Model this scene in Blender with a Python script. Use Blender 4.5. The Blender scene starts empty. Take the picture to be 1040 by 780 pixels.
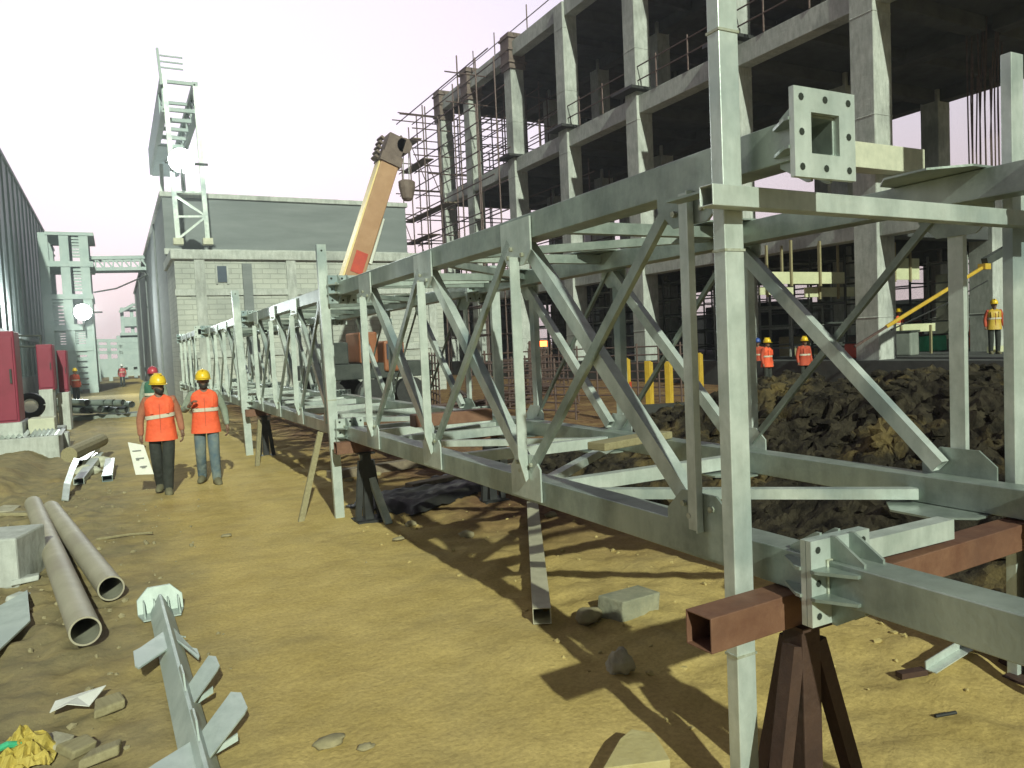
import bpy, bmesh, math, random
from math import sin, cos, tan, radians, pi, sqrt, atan2
from mathutils import Vector, Matrix, noise, Euler
random.seed(7)
S = bpy.context.scene
COL = S.collection
# ------------------------------------------------------------------ camera
F_PX, YAW, PITCH, ROLL, EYE = 770.0, radians(27.5), radians(3.0), radians(2.6), 1.9
_f = Vector((sin(YAW)*cos(PITCH), cos(YAW)*cos(PITCH), -sin(PITCH)))
_r = Vector((cos(YAW), -sin(YAW), 0)); _u = _r.cross(_f)
CR = _r*cos(ROLL) - _u*sin(ROLL); CU = _u*cos(ROLL) + _r*sin(ROLL)
cam = bpy.data.objects.new('camera', bpy.data.cameras.new('camera')); COL.objects.link(cam)
cam.matrix_world = Matrix(((CR.x, CU.x, -_f.x, 0), (CR.y, CU.y, -_f.y, 0), (CR.z, CU.z, -_f.z, EYE), (0, 0, 0, 1)))
cam.data.sensor_width = 36; cam.data.lens = 36*F_PX/1040
cam.data.clip_start = .05; cam.data.clip_end = 3000
S.camera = cam
# ------------------------------------------------------------------ sky, sun, exposure
W = bpy.data.worlds.new('World'); S.world = W; W.use_nodes = True
wn, wl = W.node_tree.nodes, W.node_tree.links; wn.clear()
SUN_DIR = Vector((.245, 1.76, -1.0)).normalized()          # direction the light travels
def _wn(t, **k):
    n = wn.new(t)
    for a, b in k.items(): setattr(n, a, b)
    return n
def _ramp(stops, interp='EASE'):
    n = wn.new('ShaderNodeValToRGB'); cr = n.color_ramp; cr.interpolation = interp
    while len(cr.elements) < len(stops): cr.elements.new(.5)
    for e, (p, c) in zip(cr.elements, stops):
        e.position = p; e.color = (*c, 1) if isinstance(c, tuple) else (c, c, c, 1)
    return n
tc = _wn('ShaderNodeTexCoord'); sep = _wn('ShaderNodeSeparateXYZ'); wl.new(tc.outputs['Generated'], sep.inputs[0])
dot = _wn('ShaderNodeVectorMath', operation='DOT_PRODUCT'); dot.inputs[1].default_value = Vector((.03, .99, .12)).normalized()
wl.new(tc.outputs['Generated'], dot.inputs[0])
mp = _wn('ShaderNodeMapRange'); mp.inputs[1].default_value = -1; mp.inputs[2].default_value = 1; wl.new(dot.outputs['Value'], mp.inputs[0])
az = _ramp([(0, .05), (.35, .04), (.5, .09), (.72, .70), (.86, .86), (1, 1.25)], 'LINEAR'); wl.new(mp.outputs[0], az.inputs[0])
el = _ramp([(0, (1, .74, .73)), (.10, (1, .80, .82)), (.24, (.96, .86, .95)), (.45, (.90, .82, .95)), (.62, (.40, .31, .42)), (1, (.13, .09, .13))], 'LINEAR'); wl.new(sep.outputs['Z'], el.inputs[0])
mul = _wn('ShaderNodeMixRGB', blend_type='MULTIPLY'); mul.inputs[0].default_value = 1
wl.new(az.outputs[0], mul.inputs[1]); wl.new(el.outputs[0], mul.inputs[2])
sky = _wn('ShaderNodeTexSky', sky_type='NISHITA'); sky.sun_disc = False
sky.sun_elevation = radians(30); sky.sun_rotation = atan2(-SUN_DIR.x, -SUN_DIR.y)
b1 = _wn('ShaderNodeBackground'); b1.inputs[1].default_value = 1.06
b2 = _wn('ShaderNodeBackground'); b2.inputs[1].default_value = .006
ads = _wn('ShaderNodeAddShader'); wo = _wn('ShaderNodeOutputWorld')
wl.new(mul.outputs[0], b1.inputs[0]); wl.new(sky.outputs[0], b2.inputs[0])
wl.new(b1.outputs[0], ads.inputs[0]); wl.new(b2.outputs[0], ads.inputs[1]); wl.new(ads.outputs[0], wo.inputs[0])
sl = bpy.data.lights.new('sun', 'SUN'); sl.energy = 4.7; sl.angle = radians(.9); sl.color = (.90, 1.0, .80)
sun = bpy.data.objects.new('sun', sl); COL.objects.link(sun)
sun.rotation_mode = 'QUATERNION'; sun.rotation_quaternion = SUN_DIR.to_track_quat('-Z', 'Y'); sun.location = (0, -10, 20)
vs = S.view_settings; vs.view_transform = 'Standard'; vs.look = 'None'; vs.exposure = 0; vs.gamma = 1; vs.use_curve_mapping = False

def px(x, y, ax, v):
    'point of the site seen at photo position x, y that lies on the plane axis = v'
    d = _f + CR*((x-520)/F_PX) - CU*((y-390)/F_PX)
    c = Vector((0, 0, EYE)); t = (v - c[ax])/d[ax]
    return c + d*t
# ------------------------------------------------------------------ materials
def mat(name, c1, c2=None, *a_, streak=0, **k_):
    m = mat_base(name, c1, c2, *a_, **k_)
    if streak:                                            # vertical run-off streaks and blotches of wear
        n, l = m.node_tree.nodes, m.node_tree.links; p = n['Principled BSDF']; src = p.inputs['Base Color'].links[0].from_socket
        t = n.new('ShaderNodeTexCoord'); mp_ = n.new('ShaderNodeMapping'); mp_.inputs['Scale'].default_value = (5, 5, 1.3); l.new(t.outputs['Object'], mp_.inputs[0])
        q = n.new('ShaderNodeTexNoise'); q.inputs['Scale'].default_value = 1.6; q.inputs['Detail'].default_value = 9; q.inputs['Roughness'].default_value = .7; l.new(mp_.outputs[0], q.inputs['Vector'])
        r = n.new('ShaderNodeValToRGB'); e = r.color_ramp.elements; e[0].position = .34; e[1].position = .6; e[0].color = (.55, .55, .52, 1); e[1].color = (1.06, 1.06, 1.06, 1); l.new(q.outputs['Fac'], r.inputs[0])
        x = n.new('ShaderNodeMixRGB'); x.blend_type = 'MULTIPLY'; x.inputs[0].default_value = streak; l.new(src, x.inputs[1]); l.new(r.outputs[0], x.inputs[2]); l.new(x.outputs[0], p.inputs['Base Color'])
    return m
def mat_base(name, c1, c2=None, scale=6, rough=.6, metal=0.0, bump=0, bscale=None, detail=6, emit=None, c3=None, stretch=None, lo=.35, hi=.65):
    m = bpy.data.materials.new(name); m.use_nodes = True
    n, l = m.node_tree.nodes, m.node_tree.links
    p = n['Principled BSDF']; p.inputs['Roughness'].default_value = rough; p.inputs['Metallic'].default_value = metal
    p.inputs['Base Color'].default_value = (*c1, 1)
    t = n.new('ShaderNodeTexCoord'); vec = t.outputs['Object']
    if stretch:
        mpn = n.new('ShaderNodeMapping'); mpn.inputs['Scale'].default_value = stretch; l.new(vec, mpn.inputs[0]); vec = mpn.outputs[0]
    if c2:
        nz = n.new('ShaderNodeTexNoise'); nz.inputs['Scale'].default_value = scale; nz.inputs['Detail'].default_value = detail; nz.inputs['Roughness'].default_value = .65
        l.new(vec, nz.inputs['Vector'])
        r = n.new('ShaderNodeValToRGB'); e = r.color_ramp.elements
        e[0].position = lo; e[1].position = hi; e[0].color = (*c1, 1); e[1].color = (*c2, 1)
        l.new(nz.outputs['Fac'], r.inputs[0]); out = r.outputs[0]
        if c3:
            nz2 = n.new('ShaderNodeTexNoise'); nz2.inputs['Scale'].default_value = scale*.23; nz2.inputs['Detail'].default_value = 8; l.new(vec, nz2.inputs['Vector'])
            r2 = n.new('ShaderNodeValToRGB'); r2.color_ramp.elements[0].position = .52; r2.color_ramp.elements[1].position = .68
            l.new(nz2.outputs['Fac'], r2.inputs[0])
            mx = n.new('ShaderNodeMixRGB'); l.new(r2.outputs[0], mx.inputs[0]); l.new(out, mx.inputs[1]); mx.inputs[2].default_value = (*c3, 1); out = mx.outputs[0]
        l.new(out, p.inputs['Base Color'])
    if bump:
        nb = n.new('ShaderNodeTexNoise'); nb.inputs['Scale'].default_value = bscale or scale*3; nb.inputs['Detail'].default_value = 8; l.new(vec, nb.inputs['Vector'])
        b = n.new('ShaderNodeBump'); b.inputs['Strength'].default_value = bump; b.inputs['Distance'].default_value = .03
        l.new(nb.outputs['Fac'], b.inputs['Height']); l.new(b.outputs[0], p.inputs['Normal'])
    if emit:
        p.inputs['Emission Color'].default_value = (*emit[0], 1); p.inputs['Emission Strength'].default_value = emit[1]
    return m
M = {}
M['galv'] = mat('galvanised_steel', (.47, .525, .495), (.65, .695, .665), 5, .36, .35, .05, 40, c3=(.26, .325, .34), streak=.38)
M['galv2'] = mat('shaded_galvanised_steel', (.22, .262, .24), (.35, .395, .365), 5, .38, .4, .06, 40, c3=(.44, .49, .44), streak=.38)  # darker copy of the galvanising: shade on the chord faces put into the colour
M['galvmatte'] = mat('matte_weathered_galvanising', (.36, .42, .395), (.50, .56, .53), 5, .55, .1, .06, 30, c3=(.40, .46, .44))
M['weld'] = mat('weld_metal', (.5, .52, .45), (.3, .3, .2), 30, .4, .3)
M['hole'] = mat('dark_bolt_hole', (.02, .025, .02), rough=.9)
M['primer'] = mat('red_brown_primer', (.135, .058, .036), (.21, .105, .065), 5, .65, .1, .15, 30, c3=(.085, .04, .03))
M['darkprimer'] = mat('dark_rusty_steel', (.045, .022, .017), (.07, .035, .025), 6, .7, .1, .2, 30)
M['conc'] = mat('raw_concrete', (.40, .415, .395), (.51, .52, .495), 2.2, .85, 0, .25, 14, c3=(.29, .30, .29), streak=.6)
M['concdk'] = mat('shaded_concrete', (.045, .047, .05), (.08, .082, .082), 1.5, .9, 0, .2, 9)  # near-black interior shade put into the concrete colour
M['concpale'] = mat('pale_concrete', (.46, .46, .36), (.56, .55, .43), 3, .85, 0, .2, 14)
M['form'] = mat('brown_shuttering_steel', (.12, .085, .075), (.19, .14, .12), 4, .7, .1, .2, 20)
M['scaf'] = mat('rusty_scaffold_tube', (.09, .055, .05), (.15, .10, .09), 8, .6, .3)
M['plank'] = mat('old_scaffold_plank', (.16, .12, .09), (.24, .19, .13), 5, .85, 0, .2, 20, stretch=(1, 8, 1))
M['wood'] = mat('weathered_timber', (.30, .26, .15), (.22, .185, .10), 6, .85, 0, .2, 25, stretch=(6, 1, 6))
M['pipe'] = mat('coated_pipe', (.34, .305, .225), (.41, .37, .28), 4, .62, .0, .05, 30, c3=(.30, .26, .20))
M['pipein'] = mat('pipe_inner_face', (.20, .20, .16), (.27, .26, .2), 5, .8)
M['black'] = mat('black_steel', (.015, .015, .016), (.03, .03, .03), 9, .6)
M['blackplastic'] = mat('black_plastic_sheet', (.012, .012, .012), (.03, .028, .024), 3, .55, 0, .5, 5)
M['maroon'] = mat('maroon_painted_sheet', (.19, .013, .036), (.24, .02, .05), 2, .5, 0, .03, 5)
M['packing'] = mat('dusty_packing_board', (.40, .33, .15), (.47, .40, .2), 8, .9, 0, .2, 30)
M['chips'] = mat('dull_soil_chips', (.22, .19, .11), (.32, .27, .16), 9, .95)
M['bufftube'] = mat('lit_buff_steel', (.40, .37, .27), (.50, .46, .34), 6, .7, 0, .1, 30)  # lit look put into a pale colour, since the tube lies in shadow
M['dimblock'] = mat('shade_dimmed_concrete', (.20, .20, .145), (.30, .285, .20), 6, .92, 0, .4, 22)  # shade on the block put into a darker concrete colour
M['stone'] = mat('broken_stone', (.30, .27, .19), (.40, .37, .28), 9, .9, 0, .5, 18)
M['white'] = mat('white_paint', (.70, .72, .66), (.78, .79, .73), 5, .6)
M['paper'] = mat('white_paper', (.72, .71, .66), (.78, .77, .73), 8, .8)
M['ink'] = mat('grey_ink', (.22, .22, .22), rough=.9)
M['yellowsack'] = mat('yellow_woven_sack', (.40, .30, .05), (.50, .39, .10), 6, .8, 0, .5, 9)
M['green'] = mat('green_strap', (.05, .42, .22), (.07, .5, .27), 6, .6)
M['yellow'] = mat('yellow_paint', (.48, .30, .03), (.56, .37, .05), 5, .5, 0, .05, 20)
M['redband'] = mat('red_paint', (.50, .06, .03), (.42, .05, .03), 5, .55)
M['orange'] = mat('orange_vest_cloth', (.90, .135, .05), (.72, .095, .035), 5, .75, 0, .8, 9)
M['silver'] = mat('reflective_tape', (.62, .56, .46), (.52, .47, .38), 15, .4)
M['helmet'] = mat('yellow_helmet_plastic', (.72, .47, .015), (.78, .52, .03), 3, .35)
M['redhelmet'] = mat('red_helmet_plastic', (.42, .045, .07), (.48, .06, .08), 3, .35)
M['bluehelmet'] = mat('blue_helmet_plastic', (.04, .08, .30), (.05, .1, .35), 3, .35)
M['whitehelmet'] = mat('white_helmet_plastic', (.7, .7, .7), (.75, .75, .75), 3, .35)
M['skin'] = mat('skin', (.16, .085, .055), (.19, .105, .07), 8, .6)
M['hair'] = mat('black_hair', (.015, .013, .012), (.03, .026, .022), 30, .7)
M['shirtrust'] = mat('rust_red_shirt', (.30, .11, .065), (.36, .145, .085), 12, .85, 0, .4, 18)
M['shirtgrey'] = mat('grey_green_shirt', (.20, .235, .19), (.26, .30, .24), 12, .85, 0, .4, 18)
M['shirtgreen'] = mat('green_vest_cloth', (.03, .11, .075), (.045, .14, .09), 12, .85)
M['shirtred'] = mat('red_shirt', (.40, .06, .03), (.48, .08, .04), 12, .85)
M['trblack'] = mat('black_trousers', (.02, .023, .02), (.034, .036, .032), 12, .85, 0, .9, 9)
M['jeans'] = mat('faded_blue_jeans', (.07, .115, .16), (.18, .205, .19), 4, .85, 0, .9, 9)
M['teal'] = mat('teal_trousers', (.05, .17, .17), (.07, .21, .2), 8, .85)
M['shoe'] = mat('dusty_work_shoe', (.11, .10, .06), (.17, .15, .09), 9, .8)
M['cladding'] = mat('hazed_blue_cladding', (.33, .42, .425), (.39, .48, .48), 1.2, .6, .1, .1, 3, stretch=(1, 1, .1))  # haze over the left building put into a paler, bluer colour
M['farsteel'] = mat('hazed_grey_structure', (.34, .41, .41), (.42, .48, .475), 1.5, .7)  # haze put into a lighter grey for the far steelwork
M['craneorange'] = mat('crane_paint_orange', (.24, .085, .035), (.30, .11, .05), 3, .5, .05)
M['cranecream'] = mat('crane_paint_cream', (.70, .54, .24), (.75, .6, .3), 3, .5)
M['craneboom'] = mat('crane_boom_faded_orange', (.35, .19, .10), (.42, .245, .14), 2, .55, .05)
M['cable'] = mat('steel_rope', (.2, .19, .18), (.3, .28, .26), 30, .5, .4)
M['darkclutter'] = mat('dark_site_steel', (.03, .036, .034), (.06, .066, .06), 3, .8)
M['scaflit'] = mat('lit_grey_scaffold_tube', (.17, .18, .17), (.26, .27, .25), 8, .6, .2)  # lit look of the front shoring put into a lighter metal
M['litpanel'] = mat('lit_formwork_board', (.46, .47, .30), (.58, .57, .38), 2, .8)  # lamplit look of the boards put into a pale yellow
M['greyboard'] = mat('grey_formwork_board', (.17, .19, .17), (.25, .27, .24), 2, .8)
M['redrust'] = mat('rust_red_tank', (.24, .055, .045), (.3, .08, .06), 2, .7, 0, .1, 6)
M['lamp'] = mat('lit_flood_lamp', (.9, .95, 1), emit=((.92, 1, .98), 60))
M['redlamp'] = mat('lit_red_lamp', (.9, .2, .05), emit=((1, .16, .03), 9))
M['window'] = mat('dark_blue_opening', (.035, .05, .085), (.05, .07, .10), 3, .4)
M['soil'] = None

def sand_material():
    m = bpy.data.materials.new('sandy_ground'); m.use_nodes = True
    n, l = m.node_tree.nodes, m.node_tree.links; p = n['Principled BSDF']; p.inputs['Roughness'].default_value = .95
    p.inputs['Specular IOR Level'].default_value = .15
    t = n.new('ShaderNodeTexCoord'); v = t.outputs['Object']
    def nz(s, d=8, r=.6):
        q = n.new('ShaderNodeTexNoise'); q.inputs['Scale'].default_value = s; q.inputs['Detail'].default_value = d; q.inputs['Roughness'].default_value = r; l.new(v, q.inputs['Vector']); return q.outputs['Fac']
    def rp(fac, a, b, pa, pb):
        r = n.new('ShaderNodeValToRGB'); e = r.color_ramp.elements; e[0].position = pa; e[1].position = pb; e[0].color = (*a, 1); e[1].color = (*b, 1); l.new(fac, r.inputs[0]); return r.outputs[0]
    def mix(f, a, b, bt='MIX'):
        x = n.new('ShaderNodeMixRGB'); x.blend_type = bt; l.new(f, x.inputs[0]) if not isinstance(f, float) else setattr(x.inputs[0], 'default_value', f)
        l.new(a, x.inputs[1]); l.new(b, x.inputs[2]); return x.outputs[0]
    c = rp(nz(1.6), (.45, .332, .122), (.55, .415, .172), .33, .7)
    fine = rp(nz(38, 6, .7), (.70, .68, .64), (1.1, 1.09, 1.06), .3, .62)
    c = mix(.75, c, fine, 'MULTIPLY')
    # greyer, damper trodden soil on the west verge
    s = n.new('ShaderNodeSeparateXYZ'); l.new(v, s.inputs[0])
    mr = n.new('ShaderNodeMapRange'); mr.inputs[1].default_value = .75; mr.inputs[2].default_value = -.3; l.new(s.outputs['X'], mr.inputs[0])
    ad = n.new('ShaderNodeMath'); ad.operation = 'MULTIPLY_ADD'; l.new(nz(1.1, 6), ad.inputs[0]); ad.inputs[1].default_value = 1.9; ad.inputs[2].default_value = -.95
    sm = n.new('ShaderNodeMath'); sm.operation = 'ADD'; sm.use_clamp = True; l.new(mr.outputs[0], sm.inputs[0]); l.new(ad.outputs[0], sm.inputs[1])
    sc = n.new('ShaderNodeMath'); sc.operation = 'MULTIPLY'; sc.inputs[1].default_value = .8; l.new(sm.outputs[0], sc.inputs[0])
    grey = rp(nz(5), (.13, .12, .085), (.26, .215, .125), .35, .65)
    c = mix(sc.outputs[0], c, grey)
    # dark reddish ground under the steelwork, with the truss shade put into its colour
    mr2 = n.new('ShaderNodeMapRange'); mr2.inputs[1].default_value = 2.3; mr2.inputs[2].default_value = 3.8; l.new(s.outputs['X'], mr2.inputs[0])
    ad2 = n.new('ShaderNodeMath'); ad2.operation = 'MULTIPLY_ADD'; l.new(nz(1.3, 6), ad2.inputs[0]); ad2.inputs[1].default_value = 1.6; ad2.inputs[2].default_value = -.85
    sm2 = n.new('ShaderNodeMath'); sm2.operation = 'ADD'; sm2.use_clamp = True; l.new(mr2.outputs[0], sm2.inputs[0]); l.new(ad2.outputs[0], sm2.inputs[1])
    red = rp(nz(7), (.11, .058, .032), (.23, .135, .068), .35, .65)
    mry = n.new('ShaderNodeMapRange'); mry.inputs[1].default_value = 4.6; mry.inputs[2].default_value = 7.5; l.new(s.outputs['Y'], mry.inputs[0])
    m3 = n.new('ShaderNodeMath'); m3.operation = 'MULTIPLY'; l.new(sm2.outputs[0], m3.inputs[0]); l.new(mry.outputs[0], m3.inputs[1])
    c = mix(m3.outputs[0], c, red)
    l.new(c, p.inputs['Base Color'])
    b = n.new('ShaderNodeBump'); b.inputs['Strength'].default_value = .4; b.inputs['Distance'].default_value = .022; l.new(nz(22, 10, .7), b.inputs['Height'])
    b2 = n.new('ShaderNodeBump'); b2.inputs['Strength'].default_value = .35; b2.inputs['Distance'].default_value = .06; l.new(nz(5, 6, .6), b2.inputs['Height']); l.new(b.outputs[0], b2.inputs['Normal'])
    l.new(b2.outputs[0], p.inputs['Normal'])
    return m
def soil_material():
    m = bpy.data.materials.new('dug_black_soil'); m.use_nodes = True
    n, l = m.node_tree.nodes, m.node_tree.links; p = n['Principled BSDF']; p.inputs['Roughness'].default_value = .95; p.inputs['Specular IOR Level'].default_value = .1
    t = n.new('ShaderNodeTexCoord')
    def nz(s, d=8, r=.65):
        q = n.new('ShaderNodeTexNoise'); q.inputs['Scale'].default_value = s; q.inputs['Detail'].default_value = d; q.inputs['Roughness'].default_value = r; l.new(t.outputs['Object'], q.inputs['Vector']); return q.outputs['Fac']
    r1 = n.new('ShaderNodeValToRGB'); e = r1.color_ramp.elements; e[0].position = .38; e[1].position = .66; e[0].color = (.018, .015, .012, 1); e[1].color = (.066, .054, .037, 1); l.new(nz(4), r1.inputs[0])
    r2 = n.new('ShaderNodeValToRGB'); e = r2.color_ramp.elements; e[0].position = .55; e[1].position = .72; l.new(nz(.9, 6), r2.inputs[0])
    mx = n.new('ShaderNodeMixRGB'); l.new(r2.outputs[0], mx.inputs[0]); l.new(r1.outputs[0], mx.inputs[1]); mx.inputs[2].default_value = (.20, .145, .06, 1)
    l.new(mx.outputs[0], p.inputs['Base Color'])
    b = n.new('ShaderNodeBump'); b.inputs['Strength'].default_value = .9; b.inputs['Distance'].default_value = .05; l.new(nz(14, 10, .7), b.inputs['Height']); l.new(b.outputs[0], p.inputs['Normal'])
    return m
def brick_material(name, ca, cb, mortar, w, h, msize, axis='XZ'):
    m = bpy.data.materials.new(name); m.use_nodes = True
    n, l = m.node_tree.nodes, m.node_tree.links; p = n['Principled BSDF']; p.inputs['Roughness'].default_value = .9
    t = n.new('ShaderNodeTexCoord'); s = n.new('ShaderNodeSeparateXYZ'); l.new(t.outputs['Object'], s.inputs[0])
    ad = n.new('ShaderNodeMath'); ad.operation = 'ADD'; l.new(s.outputs['X'], ad.inputs[0]); l.new(s.outputs['Y'], ad.inputs[1])
    cb_ = n.new('ShaderNodeCombineXYZ'); l.new(ad.outputs[0], cb_.inputs[0]); l.new(s.outputs['Z'], cb_.inputs[1])
    b = n.new('ShaderNodeTexBrick'); b.inputs['Scale'].default_value = 1; b.inputs['Brick Width'].default_value = w; b.inputs['Row Height'].default_value = h
    b.inputs['Mortar Size'].default_value = msize; b.inputs['Mortar Smooth'].default_value = .3; b.inputs['Color1'].default_value = (*ca, 1); b.inputs['Color2'].default_value = (*cb, 1); b.inputs['Mortar'].default_value = (*mortar, 1)
    l.new(cb_.outputs[0], b.inputs['Vector'])
    nz = n.new('ShaderNodeTexNoise'); nz.inputs['Scale'].default_value = .9; nz.inputs['Detail'].default_value = 8; l.new(t.outputs['Object'], nz.inputs['Vector'])
    r = n.new('ShaderNodeValToRGB'); e = r.color_ramp.elements; e[0].position = .3; e[1].position = .7; e[0].color = (.72, .73, .72, 1); e[1].color = (1.08, 1.07, 1.03, 1); l.new(nz.outputs['Fac'], r.inputs[0])
    mx = n.new('ShaderNodeMixRGB'); mx.blend_type = 'MULTIPLY'; mx.inputs[0].default_value = .9; l.new(b.outputs['Color'], mx.inputs[1]); l.new(r.outputs[0], mx.inputs[2])
    l.new(mx.outputs[0], p.inputs['Base Color'])
    bp = n.new('ShaderNodeBump'); bp.inputs['Strength'].default_value = .5; bp.inputs['Distance'].default_value = .02; bp.invert = True; l.new(b.outputs['Fac'], bp.inputs['Height']); l.new(bp.outputs[0], p.inputs['Normal'])
    return m
M['sand'] = sand_material(); M['soil'] = soil_material()
M['block'] = brick_material('pale_block_masonry', (.43, .44, .42), (.48, .49, .46), (.36, .37, .35), .6, .2, .022)
M['greywall'] = mat('grey_rendered_wall', (.16, .175, .18), (.205, .22, .225), .8, .9, 0, .1, 6, stretch=(.4, .4, 3))
# ------------------------------------------------------------------ mesh helpers
def V(*a): return Vector(a)
class MB:
    def __init__(s): s.bm = bmesh.new(); s.slot = 0
    def _face(s, vs):
        try: f = s.bm.faces.new(vs); f.material_index = s.slot; return f
        except ValueError: return None
    def hexa(s, c):
        v = [s.bm.verts.new(p) for p in c]
        for q in ((0, 3, 2, 1), (4, 5, 6, 7), (0, 1, 5, 4), (1, 2, 6, 5), (2, 3, 7, 6), (3, 0, 4, 7)): s._face([v[i] for i in q])
        return s
    def box(s, x0, x1, y0, y1, z0, z1):
        return s.hexa([V(x0, y0, z0), V(x1, y0, z0), V(x1, y1, z0), V(x0, y1, z0), V(x0, y0, z1), V(x1, y0, z1), V(x1, y1, z1), V(x0, y1, z1)])
    def bar(s, a, b, w, h, up=V(0, 0, 1)):
        a, b = Vector(a), Vector(b); d = (b-a).normalized(); sd = d.cross(up)
        if sd.length < 1e-4: sd = d.cross(V(0, 1, 0))
        sd.normalize(); u = sd.cross(d)
        sd = sd*(w/2); u = u*(h/2)
        return s.hexa([a-sd-u, a+sd-u, b+sd-u, b-sd-u, a-sd+u, a+sd+u, b+sd+u, b-sd+u])
    def angle(s, a, b, w, h, t, up=V(0, 0, 1), sx=1, su=1):
        'L-profile from a to b: a leg of width w along side, a leg of height h along up, corner on the line'
        a, b = Vector(a), Vector(b); d = (b-a).normalized(); sd = d.cross(up)
        if sd.length < 1e-4: sd = d.cross(V(0, 1, 0))
        sd.normalize(); u = sd.cross(d); sd *= sx; u *= su
        pr = [V(0, 0, 0)*0, sd*w, sd*w+u*t, sd*t+u*t, sd*t+u*h, u*h]
        return s.extr([a+q for q in pr], b-a)
    def extr(s, pts, vec):
        n = len(pts); lo = [s.bm.verts.new(p) for p in pts]; hi = [s.bm.verts.new(p+vec) for p in pts]
        s._face(lo[::-1]); s._face(hi)
        for i in range(n): s._face([lo[i], lo[(i+1) % n], hi[(i+1) % n], hi[i]])
        return s
    def rhs(s, a, b, w, h, t, up=V(0, 0, 1)):
        'hollow rectangular section, open at both ends'
        a, b = Vector(a), Vector(b); d = (b-a).normalized(); sd = d.cross(up)
        if sd.length < 1e-4: sd = d.cross(V(0, 1, 0))
        sd.normalize(); u = sd.cross(d)
        def ring(p, ww, hh): return [s.bm.verts.new(p+sd*(i*ww/2)+u*(j*hh/2)) for i, j in ((-1, -1), (1, -1), (1, 1), (-1, 1))]
        oa, ob, ia, ib = ring(a, w, h), ring(b, w, h), ring(a, w-2*t, h-2*t), ring(b, w-2*t, h-2*t)
        for i in range(4):
            j = (i+1) % 4
            s._face([oa[i], oa[j], ob[j], ob[i]]); s._face([ia[j], ia[i], ib[i], ib[j]])
            s._face([oa[j], oa[i], ia[i], ia[j]]); s._face([ob[i], ob[j], ib[j], ib[i]])
        return s
    def tube(s, pts, r, n=8, cap=True):
        pts = [Vector(p) for p in pts]; rs = r if isinstance(r, (list, tuple)) else [r]*len(pts); rings = []
        d0 = (pts[1]-pts[0]).normalized(); u = d0.orthogonal().normalized()
        for i, p in enumerate(pts):
            d = (pts[min(i+1, len(pts)-1)]-pts[max(i-1, 0)]).normalized()
            u = (u-d*u.dot(d)).normalized(); w = d.cross(u)
            rings.append([s.bm.verts.new(p+(u*cos(2*pi*k/n)+w*sin(2*pi*k/n))*rs[i]) for k in range(n)])
        for a, b in zip(rings, rings[1:]):
            for k in range(n): s._face([a[k], a[(k+1) % n], b[(k+1) % n], b[k]])
        if cap: s._face(rings[0][::-1]); s._face(rings[-1])
        return s
    def loft(s, rings, n=16, cap=True, cy=None):
        'rings: (z, a, b[, x, y]) ellipses'
        R = []
        for q in rings:
            z, a, b = q[:3]; ox, oy = (q[3], q[4]) if len(q) > 3 else (0, 0)
            R.append([s.bm.verts.new((ox+a*cos(2*pi*k/n), oy+b*sin(2*pi*k/n), z)) for k in range(n)])
        for a, b in zip(R, R[1:]):
            for k in range(n): s._face([a[k], a[(k+1) % n], b[(k+1) % n], b[k]])
        if cap: s._face(R[0][::-1]); s._face(R[-1])
        return s
    def blob(s, c, r, seed=0, sub=2, rough=.35, flat=1.0, freq=1.2):
        ico = bmesh.ops.create_icosphere(s.bm, subdivisions=sub, radius=1)
        c = Vector(c); r = Vector(r) if not isinstance(r, (int, float)) else V(r, r, r)
        for v in ico['verts']:
            q = v.co.copy(); k = 1+rough*noise.noise(q*freq+V(seed*3.1, seed*1.7, seed))+rough*.5*noise.noise(q*freq*2.7+V(seed, 0, 0))
            v.co = c+V(q.x*r.x*k, q.y*r.y*k, q.z*r.z*k*flat)
        for f in s.bm.faces:
            if f.verts[0] in ico['verts']: f.material_index = s.slot
        return s
    def disc(s, c, nrm, r, n=10):
        c = Vector(c); nrm = Vector(nrm).normalized(); u = nrm.orthogonal().normalized(); w = nrm.cross(u)
        s._face([s.bm.verts.new(c+(u*cos(2*pi*k/n)+w*sin(2*pi*k/n))*r) for k in range(n)]); return s
    def build(s, name, m, parent=None, smooth=False, bevel=0, loc=None, rot=None):
        me = bpy.data.meshes.new(name); bmesh.ops.recalc_face_normals(s.bm, faces=s.bm.faces[:]) if not getattr(s, 'raw', False) else None
        s.bm.to_mesh(me); s.bm.free()
        for q in (m if isinstance(m, (list, tuple)) else [m]): me.materials.append(q)
        if smooth:
            for p in me.polygons: p.use_smooth = True
        o = bpy.data.objects.new(name, me); COL.objects.link(o)
        if parent: o.parent = parent
        if loc is not None: o.location = loc
        if rot is not None: o.rotation_euler = rot
        if bevel:
            b = o.modifiers.new('edge', 'BEVEL'); b.width = bevel; b.segments = 2; b.limit_method = 'ANGLE'
        return o
def tag(o, label, cat, group=None, kind=None):
    o['label'] = label; o['category'] = cat
    if group: o['group'] = group
    if kind: o['kind'] = kind
    return o
def thing(name, label, cat, loc=(0, 0, 0), rz=0, group=None):
    o = bpy.data.objects.new(name, None); COL.objects.link(o); o.empty_display_size = .2
    o.location = loc; o.rotation_euler = (0, 0, rz); return tag(o, label, cat, group)
KIDS = {}
def kids(o): return [c for c in bpy.data.objects if c.parent == o]
def copy_tree(o, parent=None):
    c = o.copy(); COL.objects.link(c)
    if parent: c.parent = parent
    for ch in kids(o): copy_tree(ch, c)
    return c
def structure(o): o['kind'] = 'structure'; return o

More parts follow.
